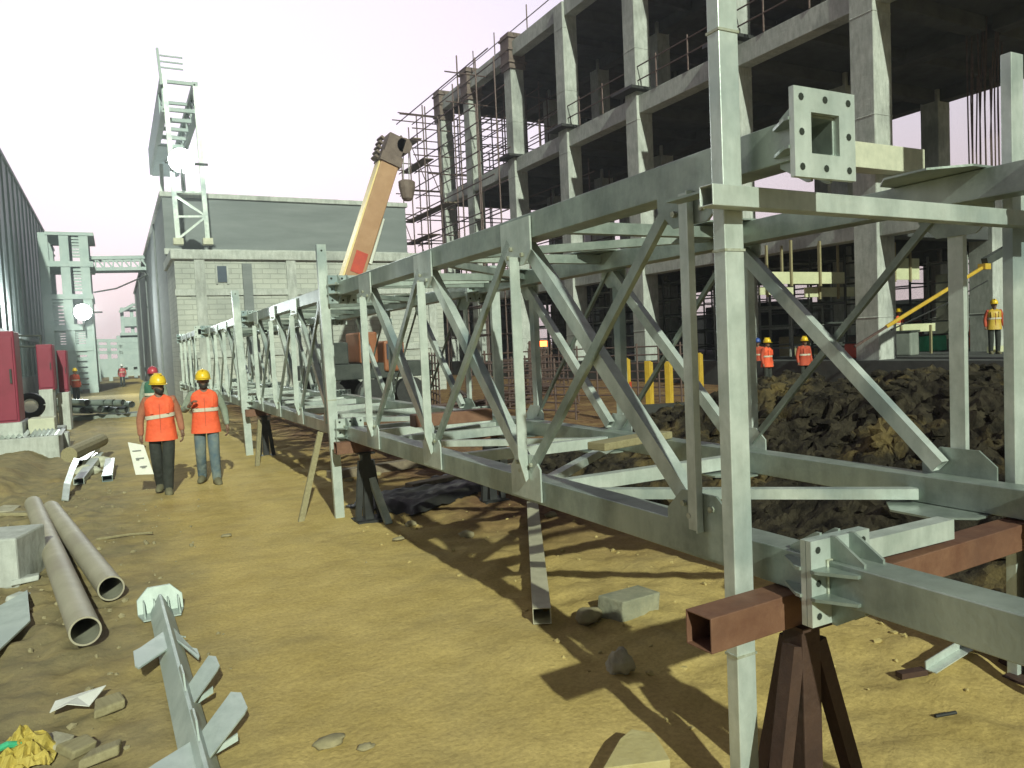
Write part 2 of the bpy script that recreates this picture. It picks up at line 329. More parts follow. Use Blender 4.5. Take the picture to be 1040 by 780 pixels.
# ================================================================== ground
def grow(a, b, step, far_lo, far_hi, k=1.22):
    xs = []; x = a
    while x < b: xs.append(x); x += step
    s = step; x = xs[-1]
    while x < far_hi: s *= k; x += s; xs.append(x)
    s = step; x = a; lo = []
    while x > far_lo: s *= k; x -= s; lo.append(x)
    return lo[::-1]+xs
def sm(a, b, x):
    t = min(1, max(0, (x-a)/(b-a))); return t*t*(3-2*t)
def ground_z(x, y):
    n1 = noise.noise(V(x*.5, y*.35, 1)); n2 = noise.noise(V(x*2.1, y*1.7, 4)); n3 = noise.noise(V(x*6, y*5, 9))
    near = 1-sm(25, 60, y)
    z = (.035*n1+.016*n2+.008*n3)*near
    z += .012*sin(x*9+2*n1)*max(0, n2)*near
    z += (.2+.05*n2)*sm(-1.15, -1.75, x+.25*n1)*sm(12.3, 14.0, y)*(1-sm(26, 34, y))      # low bank along the west verge
    z += .05*n3*sm(.2, -.4, x)*near
    rough = sm(2.1, 2.9, x+.3*n1)*near
    z += rough*(.028*n2+.022*n3+.016*noise.noise(V(x*12, y*10, 3)))
    for rx in (.75, 1.25): z -= .012*math.exp(-((x-rx-.12*n1)/.11)**2)*(.6+.8*n2)*near          # faint wheel ruts
    z += .006*noise.noise(V(x*13, y*11, 6))*near
    return z
xs = grow(-2.6, 6.6, .055, -420, 420); ys = grow(1.2, 14.5, .06, -120, 620)
bm = bmesh.new(); grid = [[bm.verts.new((x, y, ground_z(x, y))) for x in xs] for y in ys]
for a, b in zip(grid, grid[1:]):
    for i in range(len(xs)-1): bm.faces.new((a[i], a[i+1], b[i+1], b[i]))
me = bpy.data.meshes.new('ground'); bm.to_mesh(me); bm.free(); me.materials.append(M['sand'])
for p in me.polygons: p.use_smooth = True
g = bpy.data.objects.new('ground', me); COL.objects.link(g); structure(g)

# ================================================================== concrete frame building (east)
BX = (21.0, 27.0, 33.0); BY = (10.2, 16.0, 21.75, 27.7, 33.5, 39.2, 45.0, 49.6)
bld = thing('concrete_building', 'unfinished grey concrete frame building of three open storeys behind the truss', 'building', (27, 27, 0))
def bpart(mb, name, m, bevel=0, smooth=False):
    o = mb.build(name, m, bld, smooth); o.location = (-27, -27, 0)
    if bevel:
        b = o.modifiers.new('edge', 'BEVEL'); b.width = bevel; b.segments = 1
    return o
CW = .42
for i, y in enumerate(BY):
    for j, x in enumerate(BX):
        top = 19.0
        if (j == 1 and i == 1) : top = 5.5
        mb = MB(); mb.box(x-CW+.42, x+CW+.42, y-CW, y+CW, 0, top)
        zz = 2.2
        while zz < top:                                      # slight lips at the pour joints
            mb.box(x-CW+.405, x+CW+.435, y-CW-.015, y+CW+.015, zz, zz+.05); zz += 3.1
        bpart(mb, 'column', M['conc'], .02)
for z0, z1, nm in ((4.72, 5.5, 1), (11.8, 12.55, 2), (18.3, 19.1, 3)):
    for j, x in enumerate(BX):
        for a, b in zip(BY, BY[1:]):
            if nm == 1 and j > 0 and b < 17: continue
            mb = MB(); mb.box(x+.12, x+.72, a+CW+.002, b-CW-.002, z0, z1)
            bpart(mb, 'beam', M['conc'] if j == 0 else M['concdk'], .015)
    for i, y in enumerate(BY):
        for a, b in zip(BX, BX[1:]):
            if nm == 1 and y < 11: continue
            if nm == 1 and i == 1 and a > 26: continue
            mb = MB(); mb.box(a+.42+CW+.002, b+.42-CW-.002, y-.28, y+.28, z0+.03, z1-.02)
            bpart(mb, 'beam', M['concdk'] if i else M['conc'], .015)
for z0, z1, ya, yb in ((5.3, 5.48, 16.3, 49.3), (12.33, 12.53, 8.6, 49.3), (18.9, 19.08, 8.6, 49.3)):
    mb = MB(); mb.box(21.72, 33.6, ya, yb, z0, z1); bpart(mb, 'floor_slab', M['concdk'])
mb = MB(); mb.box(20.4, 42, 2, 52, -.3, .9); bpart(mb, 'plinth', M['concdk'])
# secondary joists under the two upper floors
for z in (11.95, 18.45):
    for y in [v+2.9 for v in BY[:-1]]:
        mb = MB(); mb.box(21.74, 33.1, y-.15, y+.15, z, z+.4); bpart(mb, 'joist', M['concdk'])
# brown steel shuttering round the tops of the three far columns
for y in (39.2, 45.0, 49.6):
    mb = MB(); mb.box(20.9, 21.94, y-.52, y+.52, 17.6, 19.6)
    for z in (17.9, 18.6, 19.3): mb.box(20.82, 22.02, y-.6, y+.6, z, z+.1)
    bpart(mb, 'column_shutter', M['form'])
# starter bars over the inner column that has not been poured yet
mb = MB()
bars = thing('rebar_cage', 'tall cluster of bare reinforcing bars rising from the low inner column', 'rebar', (27.42, 16.0, 5.5))
for k in range(14):
    a = k/14*2*pi; x = .38*max(-1, min(1, 1.4*cos(a))); y = .38*max(-1, min(1, 1.4*sin(a)))
    mb = MB(); ln = 7.0+random.random()*1.4-(2.2 if k % 3 == 0 else 0)
    mb.tube([(x, y, 0), (x+random.uniform(-.05, .05), y+random.uniform(-.05, .05), ln*.5), (x+random.uniform(-.12, .12), y+random.uniform(-.1, .1), ln)], .025, 6)
    mb.build('bar', M['scaf'], bars)
o = MB().box(-1.9, 1.3, -.3, .3, 0, .75).build('stub_beam', M['concpale'], bevel=.02); o.location = px(903, 176, 1, 15.4) + V(0, 0, 0)
tag(o, 'short pale concrete beam lying high beside the front column', 'beam')
# guard rails and the tube scaffolds
def tubes(parent, name, segs, r, m=None):
    for a, b in segs:
        MB().tube([a, b], r, 6).build(name, m or M['scaf'], parent)
rail = thing('guard_rail', 'thin tube guard rail running along the roof edge', 'guard rail', (21.2, 40, 19.1))
tubes(rail, 'post', [((0, y-40, 0), (0, y-40, 1.35)) for y in (29, 33, 37, 41, 44)], .035)
tubes(rail, 'rail', [((0, -11, z), (0, 10, z)) for z in (.62,)], .03)
rail2 = thing('guard_rail', 'thin tube guard rail with clamps along the middle floor edge', 'guard rail', (21.1, 26, 12.55))
tubes(rail2, 'post', [((0, y-26, 0), (0, y-26, 1.4)) for y in (13, 15, 18, 20, 24, 26, 30, 32, 36)], .035)
tubes(rail2, 'rail', [((0, -13, z), (0, 11, z)) for z in (.65, 1.25)], .03)
for y, z in ((21.75, 12.75), (27.7, 12.75), (33.5, 12.7), (39.2, 12.6)):
    o = MB().box(-.75, .55, -.75, .75, 0, .12).build('shutter_clamp', M['black']); o.location = (21.25, y, z)
    tag(o, {21.75: 'black clamp frame on the column behind the nearest post', 27.7: 'black clamp frame round the second visible front column',
            33.5: 'black clamp frame round the third visible front column', 39.2: 'black clamp frame low on the column with brown shuttering'}[y], 'clamp', 'clamps on the front columns')
sc = thing('scaffold', 'rusty tube scaffold wrapped round the far end of the concrete building', 'scaffold', (20, 47, 0))
U = [(x, y) for x in (19.2, 20.4) for y in (39.5, 42.2, 45.6, 48.0, 50.6, 52.4)]
U += [(x, y) for x in (22.6, 24.4, 26.2, 28) for y in (50.8, 52.4)]
segs = []
for x, y in U: segs.append(((x-20, y-47, 0), (x-20+random.uniform(-.08, .08), y-47, 17.4+random.uniform(-1.8, 1.9))))
tubes(sc, 'upright_tube', segs, .045)
segs = []
z = 2.5
while z < 18.6:
    for x in (19.2, 20.4): segs.append(((x-20, -8.2-random.random(), z+random.uniform(-.1, .1)), (x-20, 6.2, z+random.uniform(-.1, .1))))
    for y in (50.8, 52.4): segs.append(((-1.4, y-47, z+random.uniform(-.1, .1)), (8.6, y-47, z)))
    for y in random.sample([42.2, 45.6, 48.0, 50.6, 52.4], 2): segs.append(((-1.6, y-47, z), (1.2, y-47, z)))
    z += 1.75
tubes(sc, 'ledger_tube', segs, .04)
for z, y0, y1 in ((11.2, -1.5, 6.6), (7.8, -7, -1), (14.8, 2, 6.6), (9.6, 1.5, 6.8), (5.2, -5, 3), (16.7, 4, 6.8)):
    MB().box(-.5, .25, y0, y1, z, z+.06).build('plank', M['plank'], sc)
for z, y in ((2.5, -4), (6, 0), (9.4, 4.2), (13, 1), (4, 5.2), (11, -2)):
    MB().tube([(-.8, y, z), (-.8, y+2.6, z+3.2)], .035, 6).build('brace_tube', M['scaf'], sc)
# inner shoring inside the far bays of the upper floor
sh = thing('shoring_grid', 'dense grid of thin shoring tubes standing on the middle floor', 'shoring', (24, 46, 12.53))
tubes(sh, 'upright_tube', [((x-24, y-46, 0), (x-24, y-46, 5.6)) for x in (22.8, 24.4, 26.0) for y in (41.5, 43.2, 46.6, 48.2, 50.4)], .045)
tubes(sh, 'ledger_tube', [((x-24, -5, z), (x-24, 5, z)) for x in (22.8, 24.4, 26.0) for z in (.9, 2.0, 3.1, 4.2, 5.2)], .035)
tubes(sh, 'cross_tube', [((-1.6, y-46, z), (2.6, y-46, z)) for y in (41.5, 46.6, 50.4) for z in (1.4, 2.9, 4.6)], .035)
sh2 = thing('shoring_grid', 'grid of thin shoring tubes between the two lower floors at the far end', 'shoring', (24, 45, 5.48))
tubes(sh2, 'upright_tube', [((x-24, y-45, 0), (x-24, y-45, 6.2)) for x in (23.2, 26.0) for y in (34.5, 36.6, 41.5, 43.2, 46.6, 48.2)], .045)
tubes(sh2, 'ledger_tube', [((x-24, -11, z), (x-24, 5, z)) for x in (23.2, 26.0) for z in (1.0, 2.4, 3.8, 5.4)], .035)

# ================================================================== block-work building across the end of the lane
bk = thing('block_building', 'pale blockwork building with a higher grey rear block and flat parapets', 'building', (8, 32, 0))
def kpart(mb, name, m, loc=(-8, -32, 0), parent=None, bevel=0):
    o = mb.build(name, m, parent or bk, bevel=bevel)
    o.location = loc if (parent is None) else (0, 0, 0); return o
mb = MB(); mb.box(2.25, 13.3, 32, 36.495, -.1, 5.75); front = kpart(mb, 'wall', M['block'])
mb = MB(); mb.box(2.12, 13.5, 31.85, 36.36, 5.75, 6.12); kpart(mb, 'parapet', M['conc'], bevel=.03)
for z in (1.9, 4.35): kpart(MB().box(2.21, 13.3, 31.93, 32.001, z, z+.24), 'concrete_band', M['conc'])
for x, m_, zt in ((2.95, 'conc', 5.75), (6.45, 'conc', 5.75), (9.2, 'conc', 5.75), (12.6, 'conc', 5.75)):
    kpart(MB().box(x, x+.38, 31.9, 32.002, 0, zt), 'pilaster', M[m_])
kpart(MB().box(4.72, 5.08, 31.86, 32.003, 1.2, 5.6), 'pilaster', M['greywall'])
w = MB().box(3.78, 4.13, 31.955, 32.004, 5.02-.15, 5.5); wf = kpart(w, 'window', M['window'])
MB().box(3.72, 3.78, 31.93, 32.004, 4.8, 5.56).build('window_frame', M['conc'], wf); MB().box(4.13, 4.19, 31.93, 32.004, 4.8, 5.56).build('window_frame', M['conc'], wf)
kpart(MB().box(8.15, 8.5, 31.94, 32.004, 3.3, 3.9), 'hatch', M['redrust'])
mb = MB(); mb.box(2.25, 13.4, 36.5, 90, -.1, 9.0); kpart(mb, 'rear_wall', M['greywall'])
mb = MB(); mb.box(2.15, 13.5, 36.4, 90.1, 9.0, 9.22); kpart(mb, 'roof_coping', M['conc'], bevel=.03)
kpart(MB().box(2.2, 13.4, 36.38, 36.5, 6.5, 6.75), 'concrete_band', M['conc'])
for y in range(44, 88, 14): kpart(MB().box(2.17, 2.248, y, y+.5, 0, 9.0), 'pilaster', M['greywall'])
tubes(bk, 'rail', [((-4.2+12.2, 4.4, 6.6), (-4.2+18, 4.4, 6.6)), ((8, 4.4, 7.2), (13.8, 4.4, 7.2))], .03)
tubes(bk, 'rail_post', [((8.2+k*1.4, 4.4, 5.9), (8.2+k*1.4, 4.4, 7.9)) for k in range(4)], .03)

# steel gallery and flood lamp standing on that building
ga = thing('steel_gallery', 'steel conveyor gallery on trestle legs above the blockwork parapet', 'steel gallery', px(196, 246, 1, 32.1))
gx, gy, gz = ga.location
def gp(x, y, dy=0): return px(x, y, 1, 32.1+dy) - ga.location
lt, lb = gp(177, 150), gp(181, 246); rt, rb = gp(203, 150), gp(211, 246)
for a, b in ((lb, gp(166, 75)), (rb, gp(198, 88))):
    MB().bar(a, b, .17, .17, V(0, 1, 0)).build('leg', M['galv'], ga)
    MB().box(a.x-.18, a.x+.18, a.y-.2, a.y+.2, a.z-.1, a.z+.14).build('base_pad', M['concpale'], ga)
for dy in (8,):
    MB().bar(lb+V(0, dy, 0), lt+V(0, dy, 1.2), .17, .17, V(0, 1, 0)).build('leg', M['galv'], ga); MB().bar(rb+V(0, dy, 0), rt+V(0, dy, 1.2), .17, .17, V(0, 1, 0)).build('leg', M['galv'], ga)
for a, b in ((gp(178, 195), gp(207, 195)), (gp(181, 220), gp(208, 220)), (gp(179, 199), gp(208, 219)), (gp(208, 221), gp(183, 241))):
    MB().bar(a, b, .08, .08, V(0, 1, 0)).build('brace', M['galv'], ga)
x0, x1 = gp(166, 100).x, gp(199, 100).x; zt, zb = gp(180, 84).z, gp(180, 112).z
for x in (x0, x1):
    for z in (zt, zb): MB().bar((x, 0, z), (x, 11, z), .2, .22).build('girder', M['farsteel'], ga)
    for k in range(6): MB().bar((x, k*2, zb), (x, k*2, zt), .12, .12, V(0, 1, 0)).build('upright', M['farsteel'], ga)
    for k in range(5): MB().bar((x, k*2, zb), (x, k*2+2, zt), .09, .09).build('brace', M['farsteel'], ga)
for k in range(9): MB().bar((x0, k*1.35, zb), (x1, k*1.35, zb), .14, .14).build('cross_beam', M['farsteel'], ga)
for k in range(5): MB().bar((x0, k*2.6, zt), (x1, k*2.6, zt), .12, .12).build('cross_beam', M['farsteel'], ga)
MB().box(x0-.1, x0+.02, 1.2, 11, zb+.1, zt-.1).build('side_sheet', M['cladding'], ga)
MB().box(x0, x1, 5, 11, zb-.16, zb-.08).build('deck', M['cladding'], ga)
for k in range(3): MB().bar((x0-.05, -.2, zt+.45+k*.22), (x0+.75, -.2, zt+.45+k*.22), .05, .05).build('rung', M['farsteel'], ga)
MB().bar((x0-.05, -.2, zt-.2), (x0-.12, -.2, zt+1.15), .09, .09, V(0, 1, 0)).build('ladder_post', M['farsteel'], ga)
def flood(loc, label, power, rad, tilt, aim):
    t = thing('flood_lamp', label, 'flood lamp', loc)
    d = (Vector(aim)-Vector(loc)).normalized(); q = d.to_track_quat('-Y', 'Z').to_euler()
    h = MB(); h.tube([(0, .03, 0), (0, rad*.35, 0), (0, rad*.9, 0)], [rad*1.08, rad*1.02, rad*.5], 20); ho = h.build('housing', M['darkclutter'], t, bevel=.02, rot=q)
    l = MB(); l.tube([(0, -.03, 0), (0, .028, 0)], rad, 20); l.build('lens', M['lamp'], ho)
    MB().tube([(0, .1, -rad*2.4), (0, .1, -rad*.6)], .05, 8).build('bracket', M['darkclutter'], t); MB().tube([(-rad*1.2, rad*.9, 0), (rad*2.2, rad*.9, 0)], .05, 8).build('bracket', M['darkclutter'], t); MB().tube([(0, rad*.8, 0), (0, rad*1.9, 0)], .05, 8).build('bracket', M['darkclutter'], t)
    L = bpy.data.lights.new('lamp_light', 'SPOT'); L.energy = power; L.spot_size = radians(95); L.spot_blend = .6; L.shadow_soft_size = .4; L.color = (.9, 1, .95)
    lo = bpy.data.objects.new('lamp_light', L); COL.objects.link(lo); lo.parent = t; lo.location = d*.3; lo.rotation_mode = 'QUATERNION'; lo.rotation_quaternion = d.to_track_quat('-Z', 'Y')
    return t
flood(px(184, 163, 1, 31.6), 'lit white flood lamp mounted on the gallery trestle above the blockwork roof', 2600, .45, 0, (1, 10, 0))

# ================================================================== west side, far left
wb = thing('clad_building', 'tall dark blue grey clad building along the left edge', 'building', (-9, 40, 0))
top = px(54, 255, 0, -5.0); HW = top.z
mb = MB(); mb.box(-12, -5.0, 18, top.y, 1.2, HW)
y = 18.6
o = mb.build('wall', M['cladding'], wb); o.location = (9, -40, 0)
while y < top.y:
    o = MB().box(-5.0, -4.9, y, y+.3, 1.3, HW-.05).build('cladding_rib', M['cladding'], wb); o.location = (9, -40, 0); y += 2.7
o = MB().box(-12, -4.86, 18, top.y+.1, HW, HW+.22).build('roof_edge', M['farsteel'], wb); o.location = (9, -40, 0)
o = MB().box(-11.9, -4.95, 18.1, top.y-.1, -.1, 1.2).build('base_wall', M['conc'], wb); o.location = (9, -40, 0)
o = MB().box(-4.9, -4.4, top.y-9, top.y-8.4, HW-1.6, HW-1.45).build('outrigger', M['farsteel'], wb); o.location = (9, -40, 0)
o = MB().box(-5.0, -4.7, 18, top.y, 3.5, 3.75).build('pipe_rack_ledge', M['farsteel'], wb); o.location = (9, -40, 0)

# open steel and concrete tower block behind it
YT = 56.0
tb = thing('open_tower', 'open steel tower with louvred panels beside the clad building', 'tower', (px(70, 380, 1, YT).x, YT, 0))
def tp(x, y): q = px(x, y, 1, YT); return q - tb.location
def tbar(a, b, w, nm, m='farsteel', d=2.2): MB().box(min(a.x, b.x), max(a.x, b.x), 0, d, min(a.z, b.z), max(a.z, b.z)).build(nm, M[m], tb)
for x in (50, 71, 91):
    a, b = tp(x-2.5, 236), tp(x+2.5, 400); 
    MB().box(a.x, b.x-.12, 0, .5, -.2, a.z).build('column', M['farsteel'], tb); MB().box(a.x, b.x-.12, 4.5, 5, -.2, a.z).build('column', M['farsteel'], tb)
for y, t in ((235, 4.5), (265, 6), (299, 4.5), (330, 5), (352, 4)):
    a, b = tp(45, y), tp(95, y+t); MB().box(a.x, b.x, -.05, 5.1, b.z, a.z).build('floor_beam', M['farsteel'], tb)
for (xa, xb, ya, yb) in ((72, 86, 240, 262), (74, 88, 272, 296), (50, 92, 334, 351), (50, 92, 357, 396), (50, 70, 304, 329)):
    a, b = tp(xa, ya), tp(xb, yb); n = 7
    for k in range(n):
        z = b.z+(a.z-b.z)*(k+.5)/n; MB().box(a.x, b.x, .1, .2, z-(a.z-b.z)/n*.36, z+(a.z-b.z)/n*.36).build('louvre', M['farsteel'], tb)
lp = flood(px(84, 317, 1, YT-.8), 'lit white flood lamp on the open tower at the left', 4500, .5, 0, (1, 10, 0))
# pipe bridge between tower and blockwork building
pb = thing('pipe_bridge', 'thin lattice pipe bridge spanning the gap above the lane', 'bridge', px(118, 275, 1, 57))
def bp(x, y): return px(x, y, 1, 57) - pb.location
for y in (262, 273.5): MB().bar(bp(88, y), bp(160, y-1), .22, .22).build('girder', M['farsteel'], pb); MB().bar(bp(88, y)+V(0, 1.5, 0), bp(160, y-1)+V(0, 1.5, 0), .22, .22).build('girder', M['farsteel'], pb)
for k in range(8): 
    a = 88+k*9; MB().bar(bp(a, 262), bp(a+9, 273), .1, .1).build('brace', M['farsteel'], pb); MB().bar(bp(a, 273), bp(a, 262), .1, .1, V(0, 1, 0)).build('upright', M['farsteel'], pb)
o = MB().tube([px(95, 297, 1, 55), px(118, 293, 1, 55), px(150, 279, 1, 55)], .05, 5).build('sagging_cable', M['darkclutter']); tag(o, 'thin sagging cable below the pipe bridge', 'cable')
# far pale plant at the end of the lane
fp = thing('plant_tower', 'small hazy plant tower with open top at the end of the lane', 'tower', px(137, 372, 1, 95))
def fpp(x, y, dy=0): return px(x, y, 1, 95) - fp.location + V(0, dy, 0)
for (xa, ya, xb, yb) in ((126, 322, 147, 331), (118, 341, 150, 372), (122, 338, 150, 342), (126, 312, 147, 314)):
    a, b = fpp(xa, ya), fpp(xb, yb); MB().box(a.x, b.x, 0, 4, b.z, a.z).build('deck_block' if yb-ya > 5 else 'beam', M['farsteel'], fp)
for x in (126, 136, 147): a, b = fpp(x-.8, 312), fpp(x+.8, 385); MB().box(a.x, b.x, .5, 1, b.z-1, a.z).build('column', M['farsteel'], fp)
MB().bar(fpp(121, 317), fpp(136, 309), .3, .3).build('roof_member', M['farsteel'], fp); MB().bar(fpp(136, 309), fpp(150, 316), .3, .3).build('roof_member', M['farsteel'], fp)
fr = thing('pipe_rack', 'low distant pipe rack crossing the lane end', 'pipe rack', px(108, 384, 1, 88))
for y in (346, 352, 358): MB().bar(px(95, y, 1, 88)-fr.location, px(150, y, 1, 88)-fr.location, .35, .35).build('pipe', M['farsteel'], fr)
for x in (98, 110, 122): MB().bar(px(x, 345, 1, 88)-fr.location, V(px(x, 345, 1, 88).x-fr.location.x, 0, -2), .35, .35, V(0, 1, 0)).build('column', M['farsteel'], fr)
o = MB().box(-9, 14, 0, 6, 0, 2.6).build('low_shed', M['farsteel']); o.location = (1, 112, -.2); tag(o, 'low hazy shed closing the far end of the lane', 'shed')

# maroon cabinets, concrete piers and ledges on the west verge
def cabinet(pa, pb_, Y, label, depth=1.0):
    a, b = px(*pa, 1, Y), px(*pb_, 1, Y)
    t = thing('maroon_cabinet', label, 'cabinet', ((a.x+b.x)/2, Y, b.z), 0, 'maroon cabinets on the west verge')
    w, h = (b.x-a.x)/2, a.z-b.z
    MB().box(-w, w, 0, depth, 0, h).build('body', M['maroon'], t, bevel=.02)
    MB().box(-w*.86, w*.86, -.025, -.002, h*.06, h*.94).build('door', M['maroon'], t, bevel=.008)
    MB().box(w*.6, w*.72, -.06, -.026, h*.45, h*.6).build('handle', M['darkclutter'], t)
    return t
cabinet((-22, 337), (21, 432), 18.6, 'large maroon cabinet standing highest at the left edge')
cabinet((36, 350), (56, 396), 24.4, 'smaller maroon cabinet on a concrete pier beside the large one')
cabinet((57, 356), (70, 398), 25.6, 'narrowest maroon cabinet farthest from the left edge', .9)
def block(name, xa, ya, xb, yb, Y, d, m, label, cat, group=None, bevel=.02):
    a, b = px(xa, ya, 1, Y), px(xb, yb, 1, Y)
    o = MB().box(-(b.x-a.x)/2, (b.x-a.x)/2, 0, d, 0, a.z-b.z).build(name, M[m], bevel=bevel); o.location = ((a.x+b.x)/2, Y, b.z)
    return tag(o, label, cat, group)
block('concrete_pier', 39, 396, 57, 441, 24.2, 1.2, 'conc', 'concrete pier under the smaller maroon cabinet', 'concrete pier')
block('concrete_pier', 58, 399, 73, 440, 25.2, 1.1, 'conc', 'concrete pier under the narrowest maroon cabinet', 'concrete pier')
block('concrete_pier', -20, 432, 24, 446, 18.4, 1.4, 'conc', 'concrete footing under the large maroon cabinet', 'concrete pier')
block('concrete_block', 28, 426, 57, 449, 19.0, .7, 'concpale', 'pale concrete block standing on the ledge before the piers', 'concrete block')
block('concrete_ledge', -25, 449, 62, 476, 18.0, 3.0, 'conc', 'long low concrete ledge along the west verge', 'ledge')
block('concrete_block', 62, 440, 71, 462, 19.5, .5, 'conc', 'small grey concrete block at the right end of the ledge', 'concrete block')
t = thing('rubber_tyre', 'black tyre with pale rim leaning by the concrete pier', 'tyre', px(31, 412, 1, 21.5))
mb = MB(); mb.tube([(+.24*cos(a*pi/8), 0, .24*sin(a*pi/8)) for a in range(17)], .08, 8, False); mb.build('tread', M['black'], t, True)
MB().tube([(.15*cos(a*pi/8), -.08, .15*sin(a*pi/8)) for a in range(9)], .02, 6).build('rim', M['white'], t)
hr = thing('hand_rail', 'thin steel hand rail behind the maroon cabinets', 'hand rail', px(30, 400, 1, 26))
for y in (341, 352): MB().tube([px(16, y, 1, 26)-hr.location, px(42, y, 1, 26)-hr.location], .03, 6).build('rail', M['darkclutter'], hr)
for x in (18, 41): MB().tube([px(x, 340, 1, 26)-hr.location, px(x+2, 400, 1, 26)-hr.location], .03, 6).build('post', M['darkclutter'], hr)
# corrugated sheet scraps on the ledge
for k, (xa, xb, y, lab) in enumerate(((-2, 27, 452, 'crumpled pale sheet scrap at the left end of the ledge'), (30, 52, 449, 'crumpled pale sheet scrap in the middle of the ledge'), (44, 64, 450, 'flat pale board lying at the right of the ledge'))):
    mb = MB(); a, b = px(xa, y, 1, 18.3), px(xb, y, 1, 18.3); n = 10
    pts = [V(-(b.x-a.x)/2+(b.x-a.x)*i/n, 0, (.05*(i % 2) if k < 2 else .01*i/n)+.03*noise.noise(V(i*.8, k, 0))+.05) for i in range(n+1)]
    lo = [mb.bm.verts.new(p) for p in pts]; hi = [mb.bm.verts.new(p+V(.05, .55, .08)) for p in pts]
    lo2 = [mb.bm.verts.new(p-V(0, 0, .012)) for p in pts]; hi2 = [mb.bm.verts.new(p+V(.05, .55, .068)) for p in pts]
    for i in range(n): mb._face([lo[i], lo[i+1], hi[i+1], hi[i]]); mb._face([lo2[i+1], lo2[i], hi2[i], hi2[i+1]]); mb._face([lo2[i], lo2[i+1], lo[i+1], lo[i]]); mb._face([hi[i], hi[i+1], hi2[i+1], hi2[i]])
    mb._face([lo[0], hi[0], hi2[0], lo2[0]]); mb._face([lo[n], lo2[n], hi2[n], hi[n]])
    o = mb.build('sheet_scrap', M['galv']); c = px((xa+xb)/2, y, 1, 18.3); o.location = (c.x, 18.15, px(20, 449, 1, 18).z+.01); tag(o, lab, 'sheet scrap')
# ================================================================== dug soil heaps behind the truss
def mound_h(x, y):
    a = sm(4.25, 8.2, x)*(1-sm(12.5, 16.5, x)); b = 1-sm(8.2, 12.2, y+.35*(x-8)*0)
    n = noise.noise(V(x*.7, y*.7, 3)); n2 = noise.noise(V(x*1.9, y*1.9, 7)); n3 = abs(noise.noise(V(x*4.2, y*4.2, 2))); n4 = noise.noise(V(x*9, y*9, 5))
    h = a*b*(1.12+.22*n)
    lump = a**.5*max(0, b)**.5
    return h+lump*(.15*n2+.20*(.35-n3)+.07*n4+.035*noise.noise(V(x*17, y*17, 8))) - .06
bm = bmesh.new(); nx, ny = 300, 330
gr = [[bm.verts.new((4.1+13*i/nx, -3+16*j/ny, 0)) for i in range(nx+1)] for j in range(ny+1)]
for r in gr:
    for v in r: v.co.z = mound_h(v.co.x, v.co.y); v.co.x += .07*noise.noise(v.co*5); v.co.y += .07*noise.noise(v.co*5+V(9, 9, 9))
for a, b in zip(gr, gr[1:]):
    for i in range(nx): bm.faces.new((a[i], a[i+1], b[i+1], b[i]))
me = bpy.data.meshes.new('dirt_mound'); bm.to_mesh(me); bm.free(); me.materials.append(M['soil'])
o = bpy.data.objects.new('dirt_mound', me); COL.objects.link(o); tag(o, 'long heap of dug dark soil and clods behind the truss', 'dirt mound')
mb = MB()
for k in range(1500):
    x, y = random.uniform(4.4, 12), random.uniform(-1, 11.6); h = mound_h(x, y)
    if h < .02 and random.random() < .6: continue
    r = random.choice((.025, .03, .04, .05, .06, .08, .11)); 
    mb.blob((x, y, max(h, 0)+r*.2), (r*random.uniform(.8, 1.4), r*random.uniform(.8, 1.3), r*random.uniform(.6, 1)), k, 1 if r < .12 else 2, .6)
o = mb.build('soil_clods', M['soil']); tag(o, 'loose soil clods scattered over the dug heap', 'clods', kind='stuff')
o = MB().box(-1.0, 1.0, 0, .1, 0, .62).build('plastic_barrier', M['blackplastic']); q = px(690, 437, 1, 11.5); o.location = (q.x, 11.5, 0); o.rotation_euler = (0, 0, radians(-20)); tag(o, 'black plastic sheet barrier in front of the yellow bollards', 'barrier')

# ================================================================== clutter below the concrete building
def shoring_tower(x, y, h, label, w=1.6, grp='shoring towers under the first floor', z=.9, m='darkclutter'):
    t = thing('shoring_tower', label, 'shoring tower', (x, y, z), random.uniform(-.15, .15), grp)
    for i in (-1, 1):
        for j in (-1, 1): MB().tube([(i*w/2, j*w/2, 0), (i*w/2, j*w/2, h)], .05, 6).build('leg', M[m], t)
    k = .4
    while k < h:
        for i in (-1, 1):
            MB().bar((i*w/2, -w/2, k), (i*w/2, w/2, k), .06, .06).build('ledger', M[m], t); MB().bar((-w/2, i*w/2, k+.1), (w/2, i*w/2, k+.1), .06, .06).build('ledger', M[m], t)
        k += .75
    return t
n = 0
for y in (18.5, 21, 24, 26.5, 30, 32.5, 36, 39, 42, 45.5, 48):
    for x in (23.3, 29.6):
        shoring_tower(x+random.uniform(-.4, .4), y, 3.75, 'shoring tower of thin tubes under the first floor', m='scaflit' if n % 3 else 'darkclutter'); n += 1
